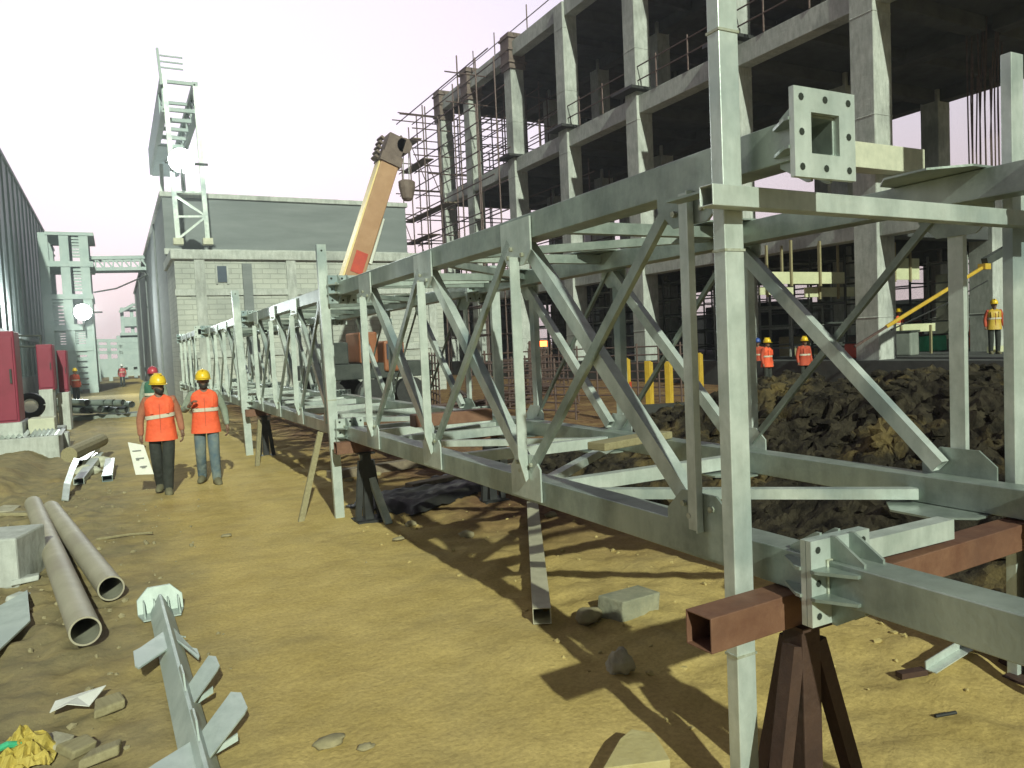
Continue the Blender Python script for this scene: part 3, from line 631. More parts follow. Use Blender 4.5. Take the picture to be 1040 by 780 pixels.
for k, (x, y, w, h, d, mm, lab, cat) in enumerate((
    (36.5, 27, 7, 2.2, 1, 'darkclutter', 'dark stacked formwork at the back of the ground floor, right half', 'formwork stack'),
    (36.5, 36, 8, 2.9, 1, 'darkclutter', 'dark stacked formwork at the back of the ground floor, left half', 'formwork stack'),
    (38, 18, 8, 1.7, 1, 'greyboard', 'grey board stack behind the right columns', 'board stack'),
    (30.5, 22.4, 2.6, 1.3, 1.6, 'redrust', 'rust red tank standing among the shoring towers', 'tank'),
    (25.2, 18.3, 1.6, .9, 1.2, 'darkclutter', 'dark crate beside the front column', 'crate'),
    (31, 17.6, 2.2, 1.0, 1.4, 'redband', 'red tool box on the ground floor by the standing worker', 'tool box'))):
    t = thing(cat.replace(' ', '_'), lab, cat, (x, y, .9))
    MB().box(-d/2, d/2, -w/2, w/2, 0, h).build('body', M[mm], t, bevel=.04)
    for q in range(5): MB().box(-d/2-.03, -d/2-.002, -w/2+w*(q+.3)/5, -w/2+w*(q+.42)/5, .05, h-.05).build('batten', M['black' if q % 2 else mm], t)
# pale boards seen under the first floor
for k, (xa, ya, xb, yb, Y, lab) in enumerate((
    (776, 276, 858, 288, 17.4, 'long pale formwork board under the first floor left of the front column'),
    (772, 292, 806, 299, 18.6, 'short pale formwork board below the long one'),
    (818, 292, 868, 301, 17.9, 'pale formwork board touching the left side of the front column'),
    (902, 262, 934, 284, 17.2, 'small square pale formwork board between the two right columns'),
    (1006, 240, 1046, 292, 16.8, 'bright pale formwork board at the right edge beyond the right column'),
    (905, 330, 950, 336, 17.0, 'low pale board at the feet of the worker in teal'),
    (1004, 352, 1036, 366, 15.0, 'low pale board on the floor at the right edge'))):
    a, b = px(xa, ya, 1, Y), px(xb, yb, 1, Y); t = thing('formwork_board', lab, 'formwork', ((a.x+b.x)/2, Y, b.z), 0, 'pale boards under the first floor')
    w, h = (b.x-a.x)/2, a.z-b.z
    MB().box(-w, w, 0, .06, 0, h).build('board', M['litpanel'], t)
    n_ = 2 if w > .6 else 1
    for q in range(n_): x = -w+(q+random.uniform(.25, .75))*2*w/n_; zl, zh = (-.08, max(h*.8, 4.8-b.z)) if b.z > 2.2 else (.9-b.z, h*.8); MB().box(x-.035, x+.035, -.07, -.002, zl, zh).build('batten', M['wood'], t)
for k, (x, y, h, lab) in enumerate(((29.3, 18.7, 3.0, 'pale upright panel leaning left of the front column'), (31.0, 19.4, 2.3, 'pale upright panel farther back left of the front column'), (36, 20.8, 3.0, 'pale upright panel at the rear of the ground floor near the tank'), (31.5, 15.4, 2.6, 'pale upright panel between the two right columns'))):
    o = MB().box(-.05, .05, -.45, .45, 0, h).build('upright_panel', M['concpale'], bevel=.01); o.location = (x, y, .9); o.rotation_euler = (0, 0, random.uniform(-.3, .3)); tag(o, lab, 'panel')
for k, (x, y, w, h, mm, lab, cat) in enumerate(((22.6, 17.4, .9, .5, 'redband', 'small red drum box left of the front column', 'drum box'), (24.0, 16.9, .7, .8, 'greyboard', 'grey cabinet left of the front column', 'site cabinet'), (27.9, 18.6, 1.1, .6, 'green', 'green bundle on the floor between the right columns', 'bundle'), (29.4, 17.2, .8, .9, 'white', 'white sack stack on the floor between the right columns', 'sack stack'), (26.2, 20.0, 1.3, .7, 'form', 'brown shutter pile on the floor by the shoring', 'shutter pile'), (31.6, 19.4, .9, 1.5, 'redrust', 'rust red upright container behind the worker in teal', 'container'), (24.9, 22.2, 1.4, .8, 'wood', 'timber pile under the first floor by the front columns', 'timber pile'))):
    t = thing(cat.replace(' ', '_'), lab, cat, (x, y, .9), random.uniform(-.4, .4))
    MB().box(-w/2, w/2, -.4, .4, 0, h).build('body', M[mm], t, bevel=.05); MB().box(-w/2-.03, w/2+.03, -.43, .43, h+.002, h+.06).build('cover', M['darkclutter'], t)
wl_ = MB().box(45, 45.4, 2, 60, 0, 3.6).build('site_wall', M['darkclutter']); tag(wl_, 'dark boundary wall behind the concrete building', 'wall')
zs = px(470, 291, 1, 64).z
sd_ = thing('low_shed', 'dark low shed beyond the scaffold foot', 'shed', (23, 64, 0))
MB().box(-9.5, 12, 0, 5, 0, zs).build('wall', M['darkclutter'], sd_); MB().box(-9.8, 12.3, -.4, 5.4, zs+.002, zs+.18).build('roof', M['greyboard'], sd_)
for x in (-7, -3.5, 0, 3.5, 7): MB().box(x-.6, x+.6, -.04, -.002, .1, zs*.55).build('door', M['greyboard'], sd_)
# brown rebar mats and racks between truss and building
def rebar_rack(x, y, rz, label, w=3.2, h=1.8):
    t = thing('rebar_rack', label, 'rebar rack', (x, y, 0), rz, 'rebar racks beyond the truss')
    for k in range(6): MB().tube([(-w/2+k*w/5, 0, 0), (-w/2+k*w/5, 0, h)], .03, 6).build('upright', M['scaf'], t)
    for k in range(7): MB().tube([(-w/2-.1, 0, .2+k*(h-.3)/6), (w/2+.1, 0, .2+k*(h-.3)/6)], .022, 6).build('cross_bar', M['scaf'], t)
    return t
for k, (x, y) in enumerate(((12.5, 22.5), (10.6, 20.2), (15.4, 27), (12.4, 27.5), (9.2, 23.4), (17.5, 30), (9.4, 17.2), (13.6, 18.6))):
    rebar_rack(x, y, radians(20+14*k), 'rusty rebar mat standing upright in the yard beyond the truss', 3.4, 1.5+.25*(k % 3))
for k, (x, y, lab) in enumerate(((11, 25, 'rusty brown bundle of bars lying left of the yellow bollards'), (13.4, 24.4, 'rusty brown bundle of bars lying behind the yellow bollards'), (8.6, 20, 'rusty brown bundle of bars lying just beyond the truss'))):
    t = thing('bar_bundle', lab, 'bar bundle', (x, y, .05), radians(70-30*k))
    for q in range(12): MB().tube([(-2.6+random.uniform(-.3, .3), (q % 4)*.09, .05+(q//4)*.08), (2.6+random.uniform(-.3, .3), (q % 4)*.09+random.uniform(-.1, .1), .05+(q//4)*.08)], .035, 6).build('bar', M['scaf'], t)
# yellow bollards
for k, (x, y, h, lab) in enumerate(((637, 402, 1.06, 'yellow bollard with a red band, leftmost of the row'), (660, 402, 1.0, 'yellow bollard half hidden behind a truss diagonal'), (680, 400, .95, 'thin yellow bollard between two truss verticals'), (711, 396, 1.1, 'yellow bollard rightmost of the row near the tall post'))):
    p = px(x, y+1.9, 1, 14.0); p.z = p.z
    t = thing('yellow_bollard', lab, 'bollard', (p.x, p.y, p.z), radians(27), 'yellow bollards at the trench edge')
    MB().box(-.09, .0, -.07, .07, -.9, h*.85).build('post', M['yellow'], t, bevel=.012); MB().box(.012, .09, -.07, .07, -.9, h*.82).build('post', M['yellow'], t, bevel=.015)
    if k == 0: MB().box(.008, .095, -.075, .075, .12, .36).build('red_band', M['redband'], t)
# site hoist: yellow boom arm resting between the inner columns
ya = thing('yellow_boom', 'thin yellow boom arm sloping down between the two right columns', 'boom', px(940, 312, 1, 12.0))
def yp(x, y): return px(x, y, 1, 12.0) - ya.location
MB().bar(yp(900, 332), yp(1004, 268), .075, .085).build('arm', M['yellow'], ya, bevel=.02); MB().bar(yp(868, 352), yp(905, 329), .05, .05).build('tip_section', M['scaf'], ya)
MB().tube([yp(905, 335), yp(960, 309), yp(1003, 285)], .018, 6).build('hose', M['black'], ya)
MB().box(-.05, .2, -.1, .1, -.07, .08).build('knuckle', M['yellow'], ya, loc=yp(998, 271))
MB().bar(yp(1000, 266), yp(1045, 240), .16, .2).build('upper_section', M['darkclutter'], ya)
o = MB().box(-.25, .25, -.12, .12, 0, .2).build('red_lamp', M['redlamp']); o.location = px(548, 352, 1, 24); zr = o.location.z; MB().tube([(0, 0, -zr), (0, 0, -.002)], .03, 6).build('post', M['scaf'], o); tag(o, 'small glowing red lamp on a thin post beyond the truss', 'lamp')
# ================================================================== mobile crane
cp = px(358, 330, 1, 24.5); cp.z = 0
cr = thing('mobile_crane', 'orange mobile crane with raised telescopic boom behind the truss', 'crane', cp)
def cpx(x, y, dy=0): return px(x, y, 1, 24.5+dy) - cp
a, b, c = cpx(352, 300), cpx(385, 196), cpx(399, 155)
d = (cpx(399, 150)-cpx(360, 277)).normalized()
A = cpx(345, 322); B = cpx(399, 150)
bo = MB().bar(A, A+(B-A)*.93, .62, .62, V(0, 1, 0)).build('boom', M['craneboom'], cr, bevel=.03)
sdv = d.cross(V(0, 1, 0)).normalized()
if sdv.x > 0: sdv = -sdv
MB().bar(A+sdv*.34, A+(B-A)*.9+sdv*.31, .09, .5, V(0, 1, 0)).build('boom_edge', M['cranecream'], bo)
MB().bar(A+(B-A)*.25-V(0, .32, 0), A+(B-A)*.37-V(0, .32, 0), .4, .02, V(0, 1, 0)).build('red_panel', M['redband'], bo)
MB().bar(A+(B-A)*.89, A+(B-A)*.945, .74, .74, V(0, 1, 0)).build('boom_collar', M['form'], bo)
head = MB(); head.bar(A+(B-A)*.93, A+(B-A)*1.06, .62, .6, V(0, 1, 0))
for k in range(5): q = A+(B-A)*(.9+.028*k)+sdv*.4; head.bar(q, q+sdv*.14+d*.05, .1, .5, V(0, 1, 0))
hd = head.build('boom_head', M['form'], cr, bevel=.03)
hp = cpx(408, 150); MB().bar(A+(B-A)*1.05, hp, .34, .42, V(0, 1, 0)).build('head_arm', M['form'], hd)
MB().tube([hp+V(0, -.3, 0), hp+V(0, .3, 0)], .26, 14).build('sheave', M['form'], hd)
for x in (409.5, 415): MB().tube([cpx(x, 152), cpx(x+.6, 186)], .018, 5).build('hoist_rope', M['cable'], cr)
hk = cpx(413.5, 194); blk = MB(); blk.loft([(-.33, .12, .1, hk.x, hk.y), (-.25, .2, .16, hk.x, hk.y), (.1, .29, .2, hk.x, hk.y), (.3, .3, .2, hk.x, hk.y), (.36, .2, .15, hk.x, hk.y)], 12)
hb = blk.build('hook_block', M['form'], cr, loc=(0, 0, hk.z)); MB().tube([hk+V(0, 0, -.3), hk+V(0, 0, -.5), hk+V(.1, 0, -.62), hk+V(.2, 0, -.5)], .04, 6).build('hook', M['black'], hb)
MB().tube([cpx(375, 268), cpx(388, 222)], .1, 8).build('luffing_cylinder', M['white'], cr)
MB().box(-1.6, 2.4, -.9, 1.6, 1.0, 1.5).build('chassis', M['darkclutter'], cr, bevel=.04)
MB().box(-.1, .5, -1.0, .6, 1.5, 2.5).build('slewing_body', M['craneorange'], cr, bevel=.06)
cb = MB().box(.7, 1.4, -1.0, .4, 1.2, 2.2).build('cab', M['craneorange'], cr, bevel=.08); MB().box(.78, 1.32, -1.03, -1.003, 1.6, 2.1).build('window', M['window'], cb)
MB().box(-1.2, -.4, -.8, 1.2, 1.5, 2.2).build('counterweight', M['darkclutter'], cr, bevel=.05)
for x in (-1.1, .2, 1.5): MB().tube([(x, -1.15, .5), (x, -.8, .5)], .5, 18).build('wheel', M['black'], cr); MB().tube([(x, 1.4, .5), (x, 1.8, .5)], .5, 18).build('wheel', M['black'], cr)

# ================================================================== galvanised truss sections
NX, FX = 2.25, 4.10                  # outer faces of the near and far chords
CH = .15; ZB, ZT = .91, 2.68; L = 6.6
NODES = [.645, 2.245, 3.845, 5.445]
def flange(parent, cx, cz, y, s, label=None):
    'end plate with a square hole, eight bolt holes and welded stiffeners; s = direction back along the chord'
    R, h, t = .158, CH/2-.002, .022
    mb = MB(); out = [(-R, -R), (R, -R), (R, R), (-R, R)]; inn = [(-h, -h), (h, -h), (h, h), (-h, h)]
    vo = [[mb.bm.verts.new((cx+a, y+k*t*s, cz+b)) for a, b in out] for k in (0, 1)]; vi = [[mb.bm.verts.new((cx+a, y+k*t*s, cz+b)) for a, b in inn] for k in (0, 1)]
    for i in range(4):
        j = (i+1) % 4
        for k in (0, 1): mb._face([vo[k][i], vo[k][j], vi[k][j], vi[k][i]])
        mb._face([vo[0][i], vo[0][j], vo[1][j], vo[1][i]]); mb._face([vi[0][i], vi[0][j], vi[1][j], vi[1][i]])
    mb.slot = 1
    for a in (-.122, 0, .122):
        for b in (-.122, 0, .122):
            if a or b: mb.disc((cx+a, y-.0015*s, cz+b), (0, -s, 0), .0135, 8); mb.disc((cx+a, y+(t+.0015)*s, cz+b), (0, s, 0), .0135, 8)
    pl = mb.build('end_flange', [M['galv'], M['hole']], parent)
    y1, q = y+t*s, .012; e_ = CH/2+.003
    MB().tube([(cx+a*e_, y1+.004*s, cz+b*e_) for a, b in ((0, 1), (1, 1), (1, -1), (-1, -1), (-1, 1), (0, 1))], .007, 6, False).build('weld_bead', M['weld'], pl)
    for a in (-.05, .05):                   # two stiffeners on each side of the chord
        for ax, sg in ((0, 1), (0, -1), (2, 1), (2, -1)):
            st = MB(); e = CH/2; pts = [(e, 0), (e+.09, 0), (e+.09, .02), (e+.015, .14), (e, .14)]
            P = []
            for r_, l_ in pts:
                P.append(V(cx+a-q/2, y1+l_*s, cz+sg*r_) if ax == 2 else V(cx+sg*r_, y1+l_*s, cz+a-q/2))
            st.extr(P, V(q, 0, 0) if ax == 2 else V(0, 0, q)); st.build('stiffener', M['galv2'], pl)
    return pl
def make_truss(label, near_labels=True):
    xm = (NX+FX)/2
    t = thing('truss_section', label, 'steel truss', (xm, 0, 0), 0, 'galvanised truss sections in line along the lane')
    n0, f0 = NX-xm, FX-xm
    for x in (n0+CH/2, f0-CH/2):
        for z in (ZB+CH/2, ZT-CH/2):
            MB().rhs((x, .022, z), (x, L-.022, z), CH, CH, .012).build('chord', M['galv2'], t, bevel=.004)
            flange(t, x, z, 0, 1); flange(t, x, z, L, -1)
    G = .012
    for side, xo in ((-1, n0), (1, f0)):
        xin = xo-side*CH                   # inner face of that chord
        for i, y in enumerate(NODES):
            for z, sg in ((ZT, -1), (ZB, 1)):            # gusset plates, on the outer face
                w = .21 if i == 0 else .19
                top, bot = z-sg*(-.025) , z+sg*.30
                p = [V(xo+side*.003, y-w, z+sg*.02), V(xo+side*.003, y+w, z+sg*.02), V(xo+side*.003, y+w, z+sg*.20), V(xo+side*.003, y+w*.5, z+sg*.30), V(xo+side*.003, y-w*.55, z+sg*.30), V(xo+side*.003, y-w, z+sg*.22)]
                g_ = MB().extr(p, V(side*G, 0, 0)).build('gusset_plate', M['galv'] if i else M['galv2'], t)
                for dy, dz in ((-.09, .24), (.09, .24), (.05, .19)): MB().tube([(xo+side*(G+.002), y+dy, z+sg*dz), (xo+side*(G+.018), y+dy, z+sg*dz)], .014, 6).build('bolt', M['weld'], g_)
            # vertical angle: one leg on the gussets, one standing outwards
            z0, z1 = ZB+.13, ZT-(.16 if i == 0 else .25)
            mv = MB(); xa = xo+side*(G+.006)
            if i == 0:
                mv.box(min(xa, xa+side*.01), max(xa, xa+side*.01), y-.035, y+.05, z0, z1)
                mv.box(min(xa+side*.01, xa+side*.035), max(xa+side*.01, xa+side*.035), y-.035, y-.026, z0, z1)
            else:
                e = xa+side*.066; zb_ = z0+.16
                mv.extr([V(xa, y-.05, z0+.02), V(xa+side*.02, y-.05, z0), V(e, y-.05, zb_), V(e, y-.05, z1), V(xa, y-.05, z1)], V(0, .01, 0))
                mv.box(min(xa, xa+side*.01), max(xa, xa+side*.01), y-.039, y+.045, z0+.02, z1)
            mv.build('vertical_strut', M['galv'], t)
        # crossed diagonals, one inside, one outside the gusset line
        for k, (ya, yb) in enumerate(zip(NODES, NODES[1:])):
            xi = xo-side*.045
            MB().rhs((xi, yb-.07, ZT-.19), (xi, ya+.07, ZB+.20), .062, .085, .006, V(0, .7, .7)).build('diagonal_brace', M['galv'], t)
            xe = xo+side*(G+.003)
            d_ = V(0, yb-ya-.16, -(ZT-ZB)+.36)
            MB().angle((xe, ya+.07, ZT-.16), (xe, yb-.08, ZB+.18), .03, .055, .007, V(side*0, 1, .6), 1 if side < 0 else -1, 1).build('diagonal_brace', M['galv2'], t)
    w0, w1 = n0+CH+.003, f0-CH-.003
    for i, y in enumerate([.22]+NODES[1:]+[L-.3]):
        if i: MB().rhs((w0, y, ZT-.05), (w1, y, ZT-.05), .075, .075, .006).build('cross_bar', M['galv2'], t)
        MB().rhs((w0, y, ZB+.06), (w1-(.62 if i == 0 else 0), y, ZB+.06), .08, .09, .006).build('cross_bar', M['galv'], t)
    pts = [NODES[0]]+NODES[1:]+[L-.3]
    for i, (a, b) in enumerate(zip(pts, pts[1:])):
        xa, xb = (w0, w1) if i % 2 else (w1, w0)
        MB().bar((xa, a+.14, ZB+.05), (xb, b-.14, ZB+.05), .07, .06).build('plan_brace', M['galv'], t)
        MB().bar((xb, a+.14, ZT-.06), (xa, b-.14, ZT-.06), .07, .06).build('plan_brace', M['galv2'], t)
        for x, sg in ((xa, 1), (xb, -1)):
            pass
    for i, y in enumerate(NODES):
        for x, sg in ((w0, 1), (w1, -1)):
            for z in (ZB-.014, ZT+.003):
                m_ = MB(); yy = .26
                m_.extr([V(x-sg*.09, y-yy, z), V(x+sg*.10, y-yy, z), V(x+sg*.26, y-.12, z), V(x+sg*.26, y+.12, z), V(x+sg*.10, y+yy, z), V(x-sg*.09, y+yy, z)], V(0, 0, .011)); m_.build('plan_gusset', M['galv2'], t)
    return t
T0 = make_truss('nearest galvanised lattice truss section, open flanges towards the camera')
T0.location.y = 1.925
secs = [T0]
for k, (y, dx, lab) in enumerate(((8.53, 0, 'second galvanised lattice truss section, starting at the tall leaning post'), (15.14, -.10, 'third galvanised lattice truss section, behind the two front workers'), (21.75, -.26, 'farthest galvanised lattice truss section, next to the blockwork wall'))):
    c = copy_tree(T0); c.location.y = y; c.location.x += dx; c['label'] = lab; secs.append(c)
# the next lower chord, bolted on at the near end
xm = NX+CH/2
nc = thing('truss_chord', 'loose galvanised lower chord bolted to the near end of the truss', 'steel beam', (xm, 0, 0))
MB().rhs((0, 1.898, ZB+CH/2), (0, -.9, ZB+CH/2), CH, CH, .012).build('chord', M['galv2'], nc, bevel=.004)
flange(nc, 0, ZB+CH/2, 1.922, -1)
# portal posts
def post(name, x, y, z1, w, d, label, lean=0, seams=(), m='galv'):
    t = thing(name, label, 'steel post', (x, y, 0))
    ch = MB(); tw = .008                     # channel: web towards -Y, flanges back
    ch.box(-w/2, w/2, 0, tw, -.05, z1); ch.box(-w/2, -w/2+tw, tw+.0005, d, -.05, z1); ch.box(w/2-tw, w/2, tw+.0005, d, -.05, z1)
    p = ch.build('channel', M[m], t)
    for z in seams: MB().box(-w/2-.003, w/2+.003, -.003, d*.4, z, z+.012).build('weld_seam', M['weld'], p)
    hl = MB(); hl.tube([(0, -.003, z1-.07), (0, .004, z1-.07)], .012, 8); hl.build('bolt_hole', M['hole'], p)
    return t
pn = thing('portal_frame', 'tall galvanised portal of two posts and a crossbar at the near truss end', 'portal frame', (3.1, 2.2, 0))
for x, d in ((2.145-3.1, .062), (4.215-3.1, .055)):
    w = .098 if x < 0 else .11; ch = MB(); yo = .04 if x < 0 else .125
    ch.rhs((x, yo, -.05), (x, yo, 3.55 if x < 0 else 3.28), d, w, .007, V(1, 0, 0))
    p = ch.build('post', M['galv'], pn, bevel=.006)
    for z in ((.62, 2.22, 3.05) if x < 0 else (2.6,)): MB().box(x-w/2-.004, x+w/2+.004, yo-d/2-.004, yo+d/2+.004, z, z+.010).build('weld_seam', M['weld'], p)
zc = px(760, 199, 1, 2.11).z
MB().rhs((1.955-3.1, -.05, zc), (5.3-3.1, .06, zc), .07, .078, .006).build('crossbar', M['galv'], pn, bevel=.005)
# thin bright angle laid on the crossbar's lee side
MB().box(1.97-3.1, 2.05-3.1, -.005, .2, zc+.02, zc+.03).build('packing_plate', M['galv2'], pn)
p1 = post('steel_post', 2.175, 8.60, 3.12, .105, .06, 'tall galvanised channel post leaning beside the first truss joint', seams=(1.35,))
p1.rotation_euler = (0, radians(-.75), 0)
p2 = post('steel_post', 2.16, 15.1, 3.15, .13, .06, 'galvanised channel post beside the second truss joint behind the worker in jeans'); p2.rotation_euler = (0, radians(-1.5), 0)
p3 = post('steel_post', 4.30, 8.60, 2.9, .12, .06, 'galvanised channel post on the far side of the first truss joint')

# ================================================================== supports
def trestle(x, y, z1, label, m='darkprimer', w=.1, spread=.24):
    t = thing('trestle', label, 'trestle', (x, y, 0))
    MB().box(-w/2, w/2, -w/2, w/2, -.03, z1).build('post', M[m], t, bevel=.005)
    for sx, sy in ((-1, -.25), (1, -.25), (.1, 1)):
        MB().bar((sx*spread, sy*spread, 0), (sx*.06, sy*.06, z1*.9), .06, .06, V(0, 1, 0)).build('strut', M[m], t)
    MB().box(-w*.9, w*.9, -w*.9, w*.9, z1, z1+.015).build('head_plate', M[m], t)
    MB().box(-.16, .16, -.16, .16, -.03, .012).build('base_plate', M[m], t)
    return t
br = thing('support_beam', 'red brown hollow steel beam lying across under the truss end', 'support beam', (3.2, 2.12, 0))
MB().rhs((1.80-3.2, -.03, .835), (4.6-3.2, .10, .835), .13, .13, .008).build('beam', M['primer'], br, bevel=.006)
trestle(2.33, 2.10, .755, 'dark rusty trestle carrying the near end of the red brown beam')
trestle(4.25, 2.18, .755, 'dark rusty trestle under the far end of the red brown beam', w=.13)
for y, nm in ((8.35, 'first'), (14.9, 'second')):
    b_ = thing('support_beam', 'red brown steel beam across under the %s truss joint' % nm, 'support beam', (3.2, y, 0))
    MB().rhs((2.1-3.2, 0, .835), (4.4-3.2, 0, .835), .13, .13, .008).build('beam', M['primer'], b_)
    trestle(2.42, y-.05, .75, 'black trestle under the lane side of the %s truss joint' % nm, 'black', spread=.13); trestle(4.0, y, .75, 'black trestle under the far side of the %s truss joint' % nm, 'black', spread=.13)
o = MB().bar((1.75, 8.72, -.02), (2.12, 9.1, .95), .065, .04, V(0, 1, 0)).build('timber_prop', M['wood']); tag(o, 'leaning timber prop to the left of the tall post', 'prop')
o = MB().bar((2.55, 7.98, -.02), (2.42, 8.5, .8), .075, .075, V(0, 1, 0)).build('steel_prop', M['galv']); tag(o, 'leaning pale steel prop to the right of the tall post', 'prop')
o = MB().bar((2.05, 13.6, -.02), (2.3, 14.6, .7), .07, .05, V(0, 1, 0)).build('timber_prop', M['wood']); tag(o, 'leaning timber prop under the second truss section', 'prop')
# end frame stood on the far side: tall right-hand bolted offcuts
# lying hollow tube on the ground
p0, p1_ = px(541, 520, 2, 0), px(551, 637, 2, 0)
d_ = (p0-p1_); ln = d_.length; rz = atan2(d_.y, d_.x)
tb_ = thing('hollow_tube', 'buff square tube lying on the sand under the truss', 'tube', (p1_.x, p1_.y, .075), rz)
MB().rhs((0, 0, 0), (ln, 0, 0), .125, .11, .006).build('tube_body', M['bufftube'], tb_, bevel=.005)
# ================================================================== ground objects under and near the truss
def rock(name, p, r, seed, m, label, cat, flat=.7, rough=.4, sub=3, group=None, sharp=False):
    o = MB().blob((0, 0, 0), r, seed, sub, rough, flat).build(name, M[m], smooth=not sharp); o.location = p; return tag(o, label, cat, group)
q = px(640, 630, 2, 0)
cbk = MB(); cbk.extr([V(-.19, -.10, 0), V(.17, -.12, 0), V(.19, .10, 0), V(-.20, .12, 0)], V(.02, .0, .16))
o = cbk.build('concrete_block', M['dimblock'], bevel=.008); o.location = (q.x+.05, q.y+.08, -.01); o.rotation_euler = (0, .04, radians(12)); tag(o, 'broken pale concrete block on the sand in the truss shadow', 'concrete block')
rock('rock', px(598, 632, 2, 0)+V(0, 0, .05), (.09, .08, .07), 3, 'chips', 'small brown rock left of the broken concrete block', 'rock')
rock('rock', px(628, 684, 2, 0)+V(0, 0, .05), (.075, .07, .10), 5, 'stone', 'pale broken stone lying on the shadow of the beam', 'rock', .9, .7)
q = px(640, 782, 2, 0); o = MB().extr([V(-.20, -.12, 0), V(.10, -.14, 0), V(.12, .07, 0), V(.03, .13, 0), V(-.05, .07, 0)], V(0, 0, .07)).build('board_offcut', M['packing'], bevel=.004); o.location = (q.x+.05, q.y+.02, .02); o.rotation_euler = (.05, 0, radians(-15)); tag(o, 'pale board offcut at the bottom edge near the post foot', 'board')
a, b = px(942, 676, 2, .06), px(997, 664, 2, .06)
o = MB().angle((0, 0, 0), (.62, .06, .01), .06, .05, .006).build('angle_offcut', M['galv']); o.location = a+V(-.02, 0, -.02); o.rotation_euler = (0, -.05, 0); tag(o, 'short galvanised angle offcut on the sand at the lower right', 'angle iron')
o = MB().bar((0, 0, 0), (.16, -.04, 0), .05, .03).build('rusty_offcut', M['darkprimer']); o.location = a+V(-.17, .05, -.03); tag(o, 'rusty dark offcut at the tip of the galvanised angle', 'offcut')
q = px(960, 728, 2, 0); o = MB().tube([(-.055, .015, .012), (.06, -.015, .012)], .009, 8).build('bolt', M['black']); o.location = q; tag(o, 'small dark bolt lying on the lit sand', 'bolt')
for k in range(10):
    x, y = random.uniform(2.7, 4.6), random.uniform(6.5, 13)
    rock('rock', V(x, y, ground_z(x, y)+.02), (.05+.05*random.random(), .05+.04*random.random(), .05), 40+k, 'chips', 'small brown stone on the shaded ground under the truss', 'rock', group='stones in the truss shadow', sub=2)
cm_ = MB()
for k in range(150):
    x, y = random.uniform(2.2, 4.8), random.uniform(2.2, 9); r = random.choice((.006, .008, .012, .016, .022))
    cm_.blob((x, y, ground_z(x, y)+r*.2), (r*random.uniform(.8, 1.5), r*random.uniform(.8, 1.4), r*.8), k, 1, .6)
M['sandclod'] = mat('dry_sand_clods', (.36, .275, .11), (.46, .36, .15), 9, .95, 0, .3, 30)
tag(cm_.build('sand_clods', M['sandclod']), 'small dry sand clods scattered under the truss', 'clods', kind='stuff')
# timber sleepers / packing beams under the truss centre
for k, (xa, ya, xb, yb, lab) in enumerate(((3.0, 5.2, 4.9, 5.9, 'weathered sleeper lying across the shaded ground'), (3.3, 9.4, 5.2, 9.9, 'dark sleeper lying under the first truss section end'), (2.7, 11.2, 4.7, 11.6, 'dark sleeper lying under the second truss section'))):
    if k == 0: continue
    o = MB().bar((xa, ya, .07), (xb, yb, .07), .18, .14).build('timber_sleeper', M['plank'], bevel=.01); tag(o, lab, 'sleeper')
bm_ = thing('primer_beam', 'short red primed steel beam lying across inside the lower chords', 'steel beam', (3.3, 7.6, 0))
MB().box(-.55, .35, -.09, .09, 1.07, 1.2).build('beam', M['primer'], bm_, bevel=.005)
o = MB().box(-.42, .42, -.09, .09, 0, .06).build('highlight_strip', M['wood'], bevel=.008); o.location = (3.6, 4.9, ZB+CH+.004); o.rotation_euler = (0, 0, radians(14)); tag(o, 'short pale strip added for the highlight across the lower chords', 'plank')  # added strip stands in for a highlight on the chord's top flange

q = px(438, 503, 2, 0); mb = MB(); N = 26
gv = [[mb.bm.verts.new((-1.0+2.0*i/N, -.55+1.1*j/N, .05+.07*abs(noise.noise(V(i*.35, j*.35, 5)))+.05*noise.noise(V(i*.13, j*.13, 2)) - .08*(max(abs(i/N-.5), abs(j/N-.5)) > .46))) for i in range(N+1)] for j in range(N+1)]
for A_, B_ in zip(gv, gv[1:]):
    for i in range(N): mb._face([A_[i], A_[i+1], B_[i+1], B_[i]])
mb.raw = True; o = mb.build('plastic_sheet', M['blackplastic'], smooth=True); o.modifiers.new('t', 'SOLIDIFY').thickness = .004; o.location = (q.x, q.y, ground_z(q.x, q.y)+.03); o.rotation_euler = (0, 0, .5); tag(o, 'crumpled black plastic sheet on the ground under the truss', 'plastic sheet')
# ================================================================== left foreground
def big_pipe(pn, pf, r, label):
    a, b = px(*pn, 2, r), px(*pf, 2, r); d = b-a; ln = d.length
    t = thing('steel_pipe', label, 'pipe', a, atan2(d.y, d.x), 'large pipes on the west verge')
    t.location.z = r+max(ground_z(a.x+d.x*q_, a.y+d.y*q_) for q_ in (0, .05, .5, 1))+.012
    mb = MB(); n = 28; R = [[mb.bm.verts.new((x, rr*cos(2*pi*k/n), rr*sin(2*pi*k/n))) for k in range(n)] for x, rr in ((0, r), (ln, r), (ln, r-.012), (0, r-.012))]
    for i in range(4):
        A_, B_ = R[i], R[(i+1) % 4]
        for k in range(n):
            f = mb._face([A_[k], A_[(k+1) % n], B_[(k+1) % n], B_[k]])
            if i == 2: f.material_index = 1
    o = mb.build('pipe_shell', [M['pipe'], M['pipein']], t, True)
    for f in o.data.polygons: f.use_smooth = True
    o.modifiers.new('es', 'EDGE_SPLIT')
    for x in (.28, .9): MB().tube([(x, 0, 0), (x+.012, 0, 0)], r+.003, 28).build('weld_bead', M['pipe'], t) if False else None
    return t
big_pipe((87, 646), (34, 514), .098, 'large buff pipe lying nearest the left edge')
big_pipe((113, 600), (52, 518), .098, 'large buff pipe lying on the lane side of its twin')
